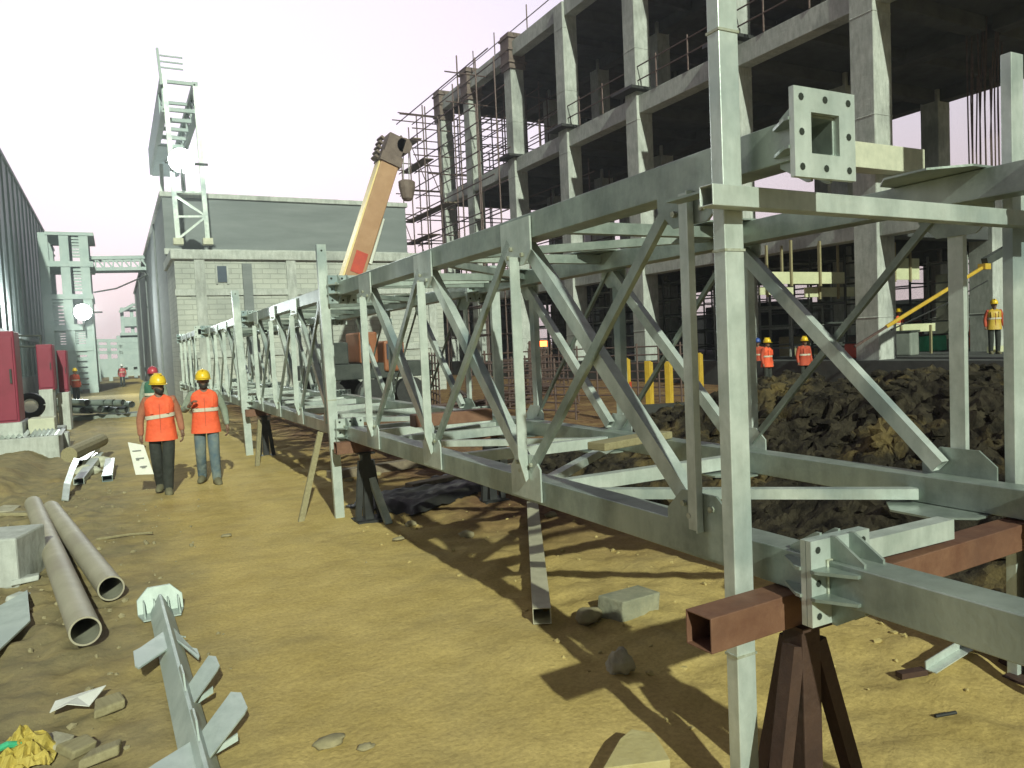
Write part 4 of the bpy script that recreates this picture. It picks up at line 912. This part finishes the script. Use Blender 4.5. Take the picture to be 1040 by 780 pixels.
# galvanised bracket post: stem with an end plate and pairs of wings
pA, pB = px(163, 612, 2, .1), px(212, 800, 2, .1); d_ = pB-pA; ln = d_.length
bp_ = thing('bracket_post', 'galvanised bracket post with winged plates lying in the left foreground', 'bracket post', (pA.x, pA.y, .10), atan2(d_.y, d_.x))
st = MB(); st.extr([V(0, -.10, -.085), V(0, -.085, -.085), V(0, 0, .05), V(0, .085, -.085), V(0, .10, -.085), V(0, .012, .075), V(0, -.012, .075)], V(ln, 0, 0)); st.build('stem', M['galvmatte'], bp_, bevel=.003)
pl = MB(); pl.extr([V(-.02, -.20, -.09), V(-.02, .20, -.09), V(-.06, .20, .03), V(-.09, .10, .12), V(-.09, -.10, .12), V(-.06, -.20, .03)], V(-.02, 0, 0)); pp = pl.build('end_plate', M['galvmatte'], bp_, bevel=.003)
for y in (-.15, -.06, .06, .15):
    MB().extr([V(-.012, y, -.085), V(.13, y, -.085), V(.02, y, .03), V(-.05, y, .03)], V(0, .012, 0)).build('stiffener', M['galvmatte'], pp)
MB().extr([V(-.01, -.2, -.09), V(.15, -.16, -.09), V(.15, .16, -.09), V(-.01, .2, -.09)], V(0, 0, .012)).build('foot_plate', M['galvmatte'], bp_)
for x0, x1, xo0, xo1, sy, wd, zt in ((.72, 1.06, 1.02, 1.34, -1, .28, .03), (.62, .9, 1.02, 1.22, 1, .18, -.05), (1.72, 1.98, 1.52, 1.74, 1, .25, .08), (2.32, 2.6, 2.1, 2.36, 1, .31, .08), (2.38, 2.7, 2.56, 2.82, -1, .30, .03)):
    if x1 > ln: break
    wv = MB(); wv.extr([V(x0, sy*.03, .01), V(x1, sy*.03, .01), V(xo1, sy*wd*.92, zt), V(xo1-.04, sy*wd, zt+.005), V(xo0+.03, sy*wd, zt+.005), V(xo0-.02, sy*wd*.82, zt)], V(0, 0, .013)); w_ = wv.build('wing_plate', M['galvmatte'], bp_, bevel=.002)
    MB().extr([V((x0+x1)/2, sy*.075, -.04), V((x0+x1)/2, sy*wd*.7, -.02+zt*.3), V((x0+x1)/2, sy*wd*.7, zt*.7-.012), V((x0+x1)/2, sy*.075, -.012)], V(.012, 0, 0)).build('stiffener', M['galvmatte'], w_)
for x in (1.7, 2.3): MB().extr([V(x-.16, -.006, .07), V(x+.2, -.006, .07), V(x+.12, -.006, .15), V(x-.02, -.006, .15)], V(0, .012, 0)).build('fin_plate', M['galvmatte'], bp_)
bp_.scale = (1, .78, .85)
# flat galvanised sheet, block, paper, sack and scraps
a, b, c, e = px(-40, 640, 2, .03), px(-30, 690, 2, .03), px(31, 632, 2, .05), px(28, 601, 2, .06)
ct = (a+b+c+e)/4; o = MB().extr([q-ct for q in (b, c, e, a)], V(0, 0, .018)).build('metal_sheet', M['galvmatte'], bevel=.004); o.location = ct; tag(o, 'flat grey green metal sheet lying at the left edge', 'metal sheet')
o = MB().box(-.42, .22, -.18, .4, 0, .44).build('concrete_block', M['conc'], bevel=.02); q = px(14, 592, 2, 0); o.location = (q.x-.1, q.y+.1, -.02); o.rotation_euler = (0, 0, radians(-18)); tag(o, 'grey concrete block at the left edge beside the pipes', 'concrete block')
q = px(79, 716, 2, .03); mb = MB()
pp_ = [V(-.13, -.04, .01), V(-.04, -.13, .07), V(.06, -.10, .02), V(.14, .07, .05), V(-.11, .08, .02)]; cn = mb.bm.verts.new((0, 0, .045)); vv = [mb.bm.verts.new(p) for p in pp_]
for i in range(5): mb._face([cn, vv[i], vv[(i+1) % 5]])
mb.raw = True; o = mb.build('crumpled_paper', M['paper']); so = o.modifiers.new('t', 'SOLIDIFY'); so.thickness = .004; o.location = q; tag(o, 'crumpled white paper scrap on the left verge', 'paper')
q = px(24, 775, 2, 0); mb = MB(); N = 22
gv = []
for j in range(N+1):
    row = []
    for i in range(N+1):
        u, v = i/N*2-1, j/N*2-1; r_ = max(abs(u), abs(v)); n_ = noise.noise(V(u*2.3, v*2.3, 11)); n2_ = abs(noise.noise(V(u*4.1, v*4.1, 3)))
        row.append(mb.bm.verts.new((u*.13+.03*n_, v*.12+.04*n2_, max(.008, (1-r_)**.8*.17+.05*n_+.05*(.3-n2_)))))
    gv.append(row)
for A_, B_ in zip(gv, gv[1:]):
    for i in range(N): mb._face([A_[i], A_[i+1], B_[i+1], B_[i]])
mb.raw = True; o = mb.build('woven_sack', M['yellowsack']); o.location = q; o.modifiers.new('t', 'SOLIDIFY').thickness = .003; tag(o, 'crumpled yellow sack in the bottom left corner', 'sack')
a, b = px(-6, 763, 2, .12), px(20, 756, 2, .10); o = MB().tube([a, (a+b)/2+V(0, 0, .015), b], .016, 8).build('green_strap', M['green']); tag(o, 'bright green strap end beside the yellow sack', 'strap')
for k, (x, y, w, h, lab, m_) in enumerate(((108, 722, .12, .09, 'small buff tile fragment right of the paper scrap', 'wood'), (78, 764, .11, .09, 'buff brick fragment behind the yellow sack', 'wood'), (52, 760, .12, .08, 'buff wedge of stone touching the yellow sack', 'stone'), (102, 773, .13, .07, 'buff slab fragment at the bottom edge left of the bracket post', 'wood'), (18, 524, .25, .2, 'tan cardboard scrap on top of the debris by the pipes', 'wood'), (5, 520, .2, .2, 'pale rubble piece at the left edge above the concrete block', 'stone'), (25, 592, .16, .12, 'broken grey slab piece beside the near pipe', 'conc'), (18, 610, .1, .08, 'small grey chip above the metal sheet', 'conc'))):
    q = px(x, y, 2, .0); w *= .75; h *= .7; o = MB().extr([V(-w, -h, 0), V(w*.8, -h*1.1, 0), V(w, h*.7, 0), V(-w*.4, h, 0)], V(.01, .01, .045)).build('rubble_piece', M[m_], bevel=.01); o.location = q+V(0, 0, .01); o.rotation_euler = (random.uniform(-.12, .12), random.uniform(-.15, .15), random.uniform(-1, 1)); tag(o, lab, 'rubble')
gmb = MB()
for k in range(240):
    x = random.gauss(-.35, .55); y = random.uniform(3.3, 13); r = random.choice((.006, .008, .012, .014, .022))
    if x > .9: continue
    gmb.blob((x, y, ground_z(x, y)+r*.3), (r*random.uniform(.8, 1.6), r*random.uniform(.8, 1.6), r), k, 1, .5)
for k in range(8):
    x, y = random.uniform(.3, 5), random.uniform(2.2, 14); r = random.choice((.006, .009, .012))
    gmb.blob((x, y, ground_z(x, y)+r*.3), (r*1.3, r, r), k+900, 1, .5)
o = gmb.build('gravel', M['chips']); tag(o, 'loose gravel and chips scattered over the verge', 'gravel', kind='stuff')
for k, (x, y, s, lab) in enumerate(((335, 755, .06, 'small flat stone on the lane near the bottom centre'), (372, 760, .035, 'tiny pebble on the lane beside the flat stone'), (230, 545, .05, 'flat stick fragment on the lane below the workers'), (405, 548, .05, 'small stone at the edge of the truss shadow'))):
    q = px(x, y, 2, 0); rock('rock', q+V(0, 0, .01), (s*1.2, s*.8, s*.6), 70+k, 'chips', lab, 'rock', .6)
o = MB().tube([px(98, 548, 2, .02), px(130, 543, 2, .02), px(155, 541, 2, .02)], .014, 6).build('stick', M['wood']); tag(o, 'thin pale stick lying on the lane below the left worker', 'stick')
# strips, channels and timber beside the verge
pts = [px(66, 508, 2, .02), px(68, 492, 2, .18), px(73, 477, 2, .32), px(78, 466, 2, .4)]
mb = MB()
for a, b in zip(pts, pts[1:]): mb.bar(a, b, .085, .02, V(.3, -.5, 1))
o = mb.build('bent_strip', M['galv']); tag(o, 'bent white steel strip leaning on the verge bank', 'strip')
o = MB().tube([px(70, 462, 2, .35), px(103, 447, 2, .35)], .13, 12).build('timber_log', M['wood'], smooth=False); tag(o, 'buff round log lying across the bank top', 'log')
for xa, ya, xb, yb, lab in ((80, 489, 101, 462, 'pale steel channel sloping down right of the bent strip'), (109, 486, 112, 468, 'short pale steel channel standing apart on the lane edge'), (84, 470, 97, 455, 'pale steel channel behind the bent strip')):
    a, b = px(xa, ya, 2, .06), px(xb, yb, 2, .12); o = MB().rhs(a, b, .15, .10, .01).build('steel_channel', M['galv']); tag(o, lab, 'channel')
for k, (x, y, m_, lab) in enumerate(((88, 478, 'concpale', 'small pale rubble lump between the steel channels'), (98, 470, 'concpale', 'small pale rubble lump behind the steel channels'))):
    rock('rubble_piece', px(x, y, 2, .05), (.22, .2, .13), 30+k, m_, lab, 'rubble', .8)
# stack of black-ended pipes farther up the lane
for k in range(12):
    r_, cidx = divmod(k, 6); x = 84+cidx*9+r_*5; y = 416-r_*6+random.uniform(-1.5, 1.5)
    base = px(x, y, 1, 29+random.uniform(-.5, .5)); ang = radians(118+random.uniform(-14, 14))
    o = MB(); n = 12; rr = .11; ln = random.uniform(2.4, 3.4)
    d_ = V(cos(ang), sin(ang), 0)
    o.rhs = None
    mb = MB(); mb.tube([V(0, 0, 0), d_*ln], rr, n, False); mb.tube([V(0, 0, 0)+d_*.002, d_*ln], rr*.86, n, False); mb.slot = 1; mb.disc(d_*.05, d_, rr*.86, n)
    q = mb.build('steel_pipe', [M['galv2'], M['black']]); q.location = (base.x, base.y, max(base.z, .1)); tag(q, 'pale steel pipe with dark open end in the pile up the lane', 'pipe', 'pile of pipes up the lane')
o = MB().box(-1.3, 1.0, -.5, .5, 0, .12).build('pallet', M['greyboard']); o.location = px(112, 424, 2, 0); tag(o, 'flat grey pallet in front of the pipe pile', 'pallet')

# ================================================================== people
def skin_mesh(name, V_, E_, R_, m, parent, sub=2, root=0):
    me = bpy.data.meshes.new(name+'_rig'); me.from_pydata(V_, E_, []); o = bpy.data.objects.new(name+'_rig', me); COL.objects.link(o)
    sk = o.modifiers.new('s', 'SKIN'); sk.use_smooth_shade = True
    for i, r in enumerate(R_):
        d = me.skin_vertices[0].data[i]; d.radius = r if isinstance(r, tuple) else (r, r); d.use_root = (i == root)
    ss = o.modifiers.new('u', 'SUBSURF'); ss.levels = sub; ss.render_levels = sub
    dg = bpy.context.evaluated_depsgraph_get(); dg.update()
    out = bpy.data.meshes.new_from_object(o.evaluated_get(dg)); out.name = name
    bpy.data.objects.remove(o); bpy.data.meshes.remove(me)
    out.materials.clear(); out.materials.append(m)
    for p in out.polygons: p.use_smooth = True
    q = bpy.data.objects.new(name, out); COL.objects.link(q); q.parent = parent; return q
def person(loc, rz, label, helm, vest, shirt, trou, pose, H=1.68, stripes=1, group=None, detail=True, beard=False):
    t = thing('person', label, 'person', loc, rz, group); t.scale = (H/1.72,)*3
    # pose: dict of joint positions; faces -Y
    P = dict(pel=(0, 0, .93), bel=(0, -.005, 1.08), che=(0, .0, 1.28), nec=(0, .01, 1.45), hea=(0, -.01, 1.55),
             hiL=(-.095, 0, .90), knL=(-.10, -.03, .50), anL=(-.10, .0, .09), toL=(-.115, -.16, .035),
             hiR=(.095, 0, .90), knR=(.10, -.03, .50), anR=(.10, .0, .09), toR=(.115, -.16, .035),
             shL=(-.185, .01, 1.38), elL=(-.25, .03, 1.11), wrL=(-.26, -.05, .87), haL=(-.262, -.07, .79),
             shR=(.185, .01, 1.38), elR=(.25, .03, 1.11), wrR=(.26, -.05, .87), haR=(.262, -.07, .79))
    P.update({k: v for k, v in pose.items() if k in P})
    ks = list(P); ix = {k: i for i, k in enumerate(ks)}; VV = [P[k] for k in ks]
    EE = [(ix[a], ix[b]) for a, b in (('pel', 'bel'), ('bel', 'che'), ('che', 'nec'), ('nec', 'hea'), ('pel', 'hiL'), ('hiL', 'knL'), ('knL', 'anL'), ('anL', 'toL'), ('pel', 'hiR'), ('hiR', 'knR'), ('knR', 'anR'), ('anR', 'toR'), ('che', 'shL'), ('shL', 'elL'), ('elL', 'wrL'), ('wrL', 'haL'), ('che', 'shR'), ('shR', 'elR'), ('elR', 'wrR'), ('wrR', 'haR'))]
    rad = dict(pel=.12, bel=.11, che=.125, nec=.055, hea=.05, hiL=.085, hiR=.085, knL=.055, knR=.055, anL=.03, anR=.03, toL=.018, toR=.018, shL=.06, shR=.06, elL=.042, elR=.042, wrL=.028, wrR=.028, haL=.03, haR=.03)
    body = skin_mesh('body', VV, EE, [rad[k] for k in ks], M['skin'], t, 2, ix['pel'])
    # head and fingers are joined into the same body mesh
    hb = bmesh.new(); hb.from_mesh(body.data); mb = MB(); mb.bm.free(); mb.bm = hb
    hx, hy, hz = P['hea']; hc = V(hx, hy-.015, hz+.045)
    tn = pose.get('turn', 0) if isinstance(pose.get('turn', 0), (int, float)) else 0
    Rz = Matrix.Rotation(tn, 3, 'Z')
    st = len(hb.verts); hb.verts.ensure_lookup_table()
    mb.loft([(-.115, .035, .035, 0, -.045), (-.10, .052, .058, 0, -.025), (-.06, .066, .082, 0, -.008), (-.01, .074, .094, 0, 0), (.04, .076, .098, 0, .004), (.09, .066, .084, 0, .008), (.12, .04, .05, 0, .01), (.13, .012, .015, 0, .01)], 18)
    mb.extr([V(-.008, -.088, .022), V(.008, -.088, .022), V(.016, -.084, -.03), V(0, -.118, -.028), V(-.016, -.084, -.03)], V(0, -.004, 0))   # nose
    for s in (-1, 1): mb.blob((s*.078, .012, -.008), (.012, .022, .032), 1, 1, .1)
    mb.blob((0, -.088, -.062), (.026, .010, .007), 1, 1, .05); 
    for s in (-1, 1): mb.blob((s*.03, -.085, .018), (.014, .010, .008), 1, 1, .05)
    hb.verts.ensure_lookup_table()
    for v in hb.verts[st:]: v.co = hc + Rz @ v.co
    if detail:
        for s, hk, wk in ((-1, 'haL', 'wrL'), (1, 'haR', 'wrR')):
            h_, w_ = V(*P[hk]), V(*P[wk]); d = (h_-w_).normalized(); fwd = V(0, -1, 0); fwd = (fwd-d*fwd.dot(d)).normalized(); inn = d.cross(fwd)*(1 if d.cross(fwd).x*s < 0 else -1)
            for k, (off, ln) in enumerate(((.03, .070), (.010, .080), (-.010, .074), (-.03, .058))):
                b0 = h_+fwd*off*.8; mb.tube([b0, b0+d*ln*.5+inn*.008, b0+d*ln*.8+inn*.028, b0+d*ln*.92+inn*.05], [.0105, .0098, .009, .006], 7)
            b0 = w_.lerp(h_, .55)+fwd*.022; mb.tube([b0, b0+fwd*.026+d*.02+inn*.012, b0+fwd*.03+d*.052+inn*.02], [.013, .0115, .008], 7)
    hb.to_mesh(body.data); hb.free()
    for p in body.data.polygons: p.use_smooth = True
    # clothing shells over the same pose
    def sub(names, edges, rr, nm, m, root=0): return skin_mesh(nm, [P[k] for k in names], [(names.index(a), names.index(b)) for a, b in edges], [rr[k] for k in names], m, t, 2, root)
    rs = dict(bel=.13, che=.148, shL=.077, shR=.077, elL=.058, elR=.058, wrL=.043, wrR=.043, nec=.07)
    sub(['bel', 'che', 'shL', 'elL', 'wrL', 'shR', 'elR', 'wrR'], [('bel', 'che'), ('che', 'shL'), ('shL', 'elL'), ('elL', 'wrL'), ('che', 'shR'), ('shR', 'elR'), ('elR', 'wrR')], rs, 'shirt', M[shirt])
    rt_ = dict(pel=.135, bel=.125, hiL=.10, hiR=.10, knL=.086, knR=.088, anL=.072, anR=.072, cuL=.07, cuR=.07)
    for q_ in 'LR': P['cu'+q_] = (P['an'+q_][0], P['an'+q_][1], P['an'+q_][2]-.05)
    sub(['pel', 'bel', 'hiL', 'knL', 'anL', 'cuL', 'hiR', 'knR', 'anR', 'cuR'], [('anL', 'cuL'), ('anR', 'cuR'), ('pel', 'bel'), ('pel', 'hiL'), ('hiL', 'knL'), ('knL', 'anL'), ('pel', 'hiR'), ('hiR', 'knR'), ('knR', 'anR')], rt_, 'trousers', M[trou])
    for s, a, b in ((-1, 'anL', 'toL'), (1, 'anR', 'toR')):
        aa, bb = V(*P[a]), V(*P[b]); dd = (bb-aa); dd.z = 0; dd.normalize(); sd = V(dd.y, -dd.x, 0); zf = min(aa.z-.09, bb.z-.035)
        sh_ = MB(); base = aa-dd*.075; base.z = aa.z-.09
        R = []
        for l_, w_, h_ in ((-.005, .042, .12), (.05, .056, .14), (.12, .054, .115), (.19, .054, .085), (.26, .040, .06), (.285, .015, .03)):
            c_ = base+dd*l_; R.append([sh_.bm.verts.new(c_+sd*(w_*i)+V(0, 0, h_*j)) for i, j in ((-1, 0), (1, 0), (1.05, .35), (.7, .85), (0, 1), (-.7, .85), (-1.05, .35))])
        for A_, B_ in zip(R, R[1:]):
            for k in range(7): sh_._face([A_[k], A_[(k+1) % 7], B_[(k+1) % 7], B_[k]])
        sh_._face(R[0][::-1]); sh_._face(R[-1]); sh_.build('shoe', M['shoe'], t, True)
    if vest:
        bx, by = P['che'][0], P['che'][1]; px_, py_ = P['pel'][0], P['pel'][1]
        def L_(z): k = (z-.93)/(1.28-.93); return px_+(bx-px_)*k, py_+(by-py_)*k
        prof = [(.79, .222, .176), (.86, .214, .168), (.97, .200, .154), (1.08, .188, .144), (1.18, .196, .150), (1.28, .205, .152), (1.36, .205, .138), (1.41, .178, .112), (1.445, .12, .088), (1.465, .078, .074)]
        vb = MB(); rings = []; n = 28
        for z, a_, b_ in prof:
            ox, oy = L_(z); ring = []
            for k in range(n):
                th = 2*pi*k/n; cx_, sy_ = cos(th), sin(th); f = abs(cx_)**.8*(1 if cx_ > 0 else -1); g_ = abs(sy_)**.8*(1 if sy_ > 0 else -1)
                w_ = 1+.035*noise.noise(V(th*2.2, z*7, loc[0]))
                ring.append(vb.bm.verts.new((ox+a_*f*w_, oy+b_*g_*w_, z+.012*noise.noise(V(th, z*3, 2)) - (.05*max(0, -sy_-.75)*4*(z > 1.42)))))
            rings.append(ring)
        for A_, B_ in zip(rings, rings[1:]):
            for k in range(n): vb._face([A_[k], A_[(k+1) % n], B_[(k+1) % n], B_[k]])
        vs_ = vb.build('vest', M[vest], t, True)
        for q in range(stripes):
            zc_ = (1.15, .97)[q]; tb2 = MB(); rr = []
            ox, oy = L_(zc_)
            for z in (zc_-.028, zc_+.028):
                rr.append([tb2.bm.verts.new((ox+(.199+.006)*(abs(cos(2*pi*k/n))**.8)*(1 if cos(2*pi*k/n) > 0 else -1), oy+.156*(abs(sin(2*pi*k/n))**.8)*(1 if sin(2*pi*k/n) > 0 else -1), z+.05*(cos(2*pi*k/n))*pose.get('tilt', 0))) for k in range(n)])
            for k in range(n): tb2._face([rr[0][k], rr[0][(k+1) % n], rr[1][(k+1) % n], rr[1][k]])
            tb2.build('reflective_band', M['silver'], vs_, True)
        for s in (-1, 1):
            sb = MB(); ox, oy = L_(1.3); sb.bar((ox+s*.105, oy-.163, 1.19), (ox+s*.11, oy-.150, 1.37), .04, .008, V(0, 1, 0)); sb.build('reflective_band', M['silver'] if stripes > 1 else M[vest], vs_)
        zp = MB(); ox, oy = L_(1.0); zp.bar((ox, oy-.158, .82), (ox, oy-.162, 1.34), .008, .006, V(0, 1, 0)); zp.build('zip', M['shirtred'], vs_)
    if helm:
        hm = MB()
        hm.loft([(.03, .108, .128), (.045, .110, .130), (.09, .106, .124), (.135, .088, .102), (.165, .055, .065), (.178, .015, .02)], 22)
        ho = hm.build('helmet', M[helm], t, True); ho.location = hc; ho.rotation_euler = (0.02, 0, tn)
        br_ = MB(); n = 22; A_ = [br_.bm.verts.new((.108*cos(2*pi*k/n), .128*sin(2*pi*k/n), .036)) for k in range(n)]
        B_ = [br_.bm.verts.new((.122*cos(2*pi*k/n), (.142 if sin(2*pi*k/n) > 0 else .142+.05*abs(sin(2*pi*k/n)))*sin(2*pi*k/n), .026)) for k in range(n)]; C_ = [br_.bm.verts.new(v.co-V(0, 0, .007)) for v in B_]
        for k in range(n): j = (k+1) % n; br_._face([A_[k], A_[j], B_[j], B_[k]]); br_._face([B_[k], B_[j], C_[j], C_[k]]); br_._face([C_[k], C_[j], A_[j], A_[k]])
        br_.build('brim', M[helm], ho, True); MB().box(-.012, .012, -.11, .10, .155, .185).build('ridge', M[helm], ho, bevel=.008)
    hr_ = MB(); hr_.loft([(-.05, .070, .05, 0, .052), (.0, .079, .075, 0, .034), (.04, .0805, .09, 0, .018)], 16); h2 = hr_.build('hair', M['hair'], t, True); h2.location = hc; h2.rotation_euler = (0, 0, tn)
    if beard:
        b2 = MB(); b2.loft([(-.122, .03, .03, 0, -.05), (-.10, .055, .05, 0, -.038), (-.06, .0675, .06, 0, -.032), (-.035, .0705, .05, 0, -.035)], 16); h3 = b2.build('beard', M['hair'], t, True); h3.location = hc; h3.rotation_euler = (0, 0, tn)
    return t
def foot(x, y, z=0): q = px(x, y, 2, z); return V(q.x, q.y, ground_z(q.x, q.y) if z == 0 else z)
fl = foot(168, 499); fr_ = foot(213, 489)
face_cam = lambda p: atan2(-p[0], p[1])*-1 if False else atan2(p[0], -p[1])*0
w1 = person(fl, radians(-4), 'worker in orange vest and black trousers carrying a white sheet', 'helmet', 'orange', 'shirtrust', 'trblack',
            dict(turn=radians(28), tilt=.45, knR=(.075, -.13, .51), anR=(.05, -.12, .09), toR=(.06, -.28, .045), knL=(-.085, -.03, .49), anL=(-.06, .14, .12), toL=(-.08, .02, .035), hiR=(.10, -.02, .90),
                 elL=(-.275, .05, 1.10), wrL=(-.275, .0, .86), haL=(-.27, -.02, .775), elR=(.255, .03, 1.12), wrR=(.285, -.07, .90), haR=(.29, -.10, .82)), 1.68, 1, beard=True)
w2 = person(fr_, radians(-6), 'worker in orange vest and blue jeans with one hand raised to the chest', 'helmet', 'orange', 'shirtgrey', 'jeans',
            dict(knL=(-.10, -.03, .49), anL=(-.10, .12, .11), toL=(-.13, -.02, .035), knR=(.095, -.13, .51), anR=(.11, -.13, .09), toR=(.14, -.29, .045),
                 elL=(-.31, .02, 1.14), wrL=(-.22, -.20, 1.22), haL=(-.17, -.25, 1.28), elR=(.28, .06, 1.12), wrR=(.31, .0, .87), haR=(.315, -.02, .79)), 1.70, 1, beard=True)
sh_p = fl + V(-.30, -.05, 0)
ds = thing('paper_sheet', 'white printed sheet carried low by the worker in black trousers', 'paper sheet', (fl.x-.34, fl.y-.10, .30), radians(-4))
pgm = MB(); pgm.extr([V(-.10, 0, .47), V(.10, 0, .41), V(.20, .02, -.02), V(-.03, .0, 0.0)][::-1], V(0, .006, 0)); pg = pgm.build('page', M['paper'], ds)
for z, a, b in ((.33, -.05, .06), (.22, -.015, .09), (.20, -.01, .03), (.10, .03, .12), (.085, .05, .1)):
    MB().box(a, b, -.004, -.001, z, z+.016).build('printed_line', M['ink'], pg)
q = px(160, 366.5+1.9*770/17.2, 2, 0)
person(q, radians(5), 'worker in a red helmet and green vest walking behind the man with the sheet', 'redhelmet', 'shirtgreen', 'shirtgrey', 'trblack', {}, 1.72, 1, detail=False)
q = px(125, 393, 2, 0); person(q, 0, 'distant worker in a white helmet standing alone far up the lane', 'whitehelmet', 'redhelmet', 'shirtred', 'trblack', {}, 1.7, 1, detail=False)
q = px(78, 409, 2, 0); person(q, radians(40), 'worker in yellow helmet and red vest behind the pipe pile at left', 'helmet', 'shirtred', 'shirtred', 'trblack', {}, 1.66, 1, detail=False)
def inside(x, ytop, depth):
    d = _f + CR*((x-520)/F_PX); return d
for x, y, dep, z, helm, vest, shirt, trou, lab, rz in (
    (779, 372, 25.0, .0, 'helmet', 'orange', 'shirtred', 'trblack', 'worker in orange vest under the building left of the dark shoring', .6),
    (770, 372, 27.5, .0, 'bluehelmet', 'shirtred', 'shirtred', 'trblack', 'worker in a blue helmet under the building beside the tall post', -.4),
    (817, 370, 25.0, .0, 'helmet', 'shirtred', 'shirtred', 'trblack', 'worker in yellow helmet under the building at the truss crossing', .2),
    (913, 352, 30.0, .9, 'helmet', 'orange', 'shirtred', 'teal', 'worker in teal trousers standing on the floor between the right columns', .3),
    (1010, 362, 24.0, .9, 'helmet', 'yellow', 'shirtred', 'trblack', 'worker in a yellow vest at the right edge under the building', -.3)):
    d = _f + CR*((x-520)/F_PX) - CU*((y-390)/F_PX); d = d*dep
    person(V(d.x, d.y, z), rz+radians(-25), lab, helm, vest, shirt, trou, {}, 1.68, 1, detail=False)

# ================================================================== thin evening haze
hm_ = bpy.data.materials.new('haze'); hm_.use_nodes = True; hn = hm_.node_tree.nodes; hl = hm_.node_tree.links; hn.clear()
hv = hn.new('ShaderNodeVolumePrincipled'); hv.inputs['Color'].default_value = (.86, .95, .96, 1); hv.inputs['Density'].default_value = .0015; hv.inputs['Anisotropy'].default_value = .55
ho_ = hn.new('ShaderNodeOutputMaterial'); hl.new(hv.outputs[0], ho_.inputs['Volume'])
hz = MB().box(-430, 430, -130, 630, -2, 30).build('haze', hm_); hz['kind'] = 'stuff'; hz['label'] = 'thin evening haze over the whole site'; hz['category'] = 'haze'
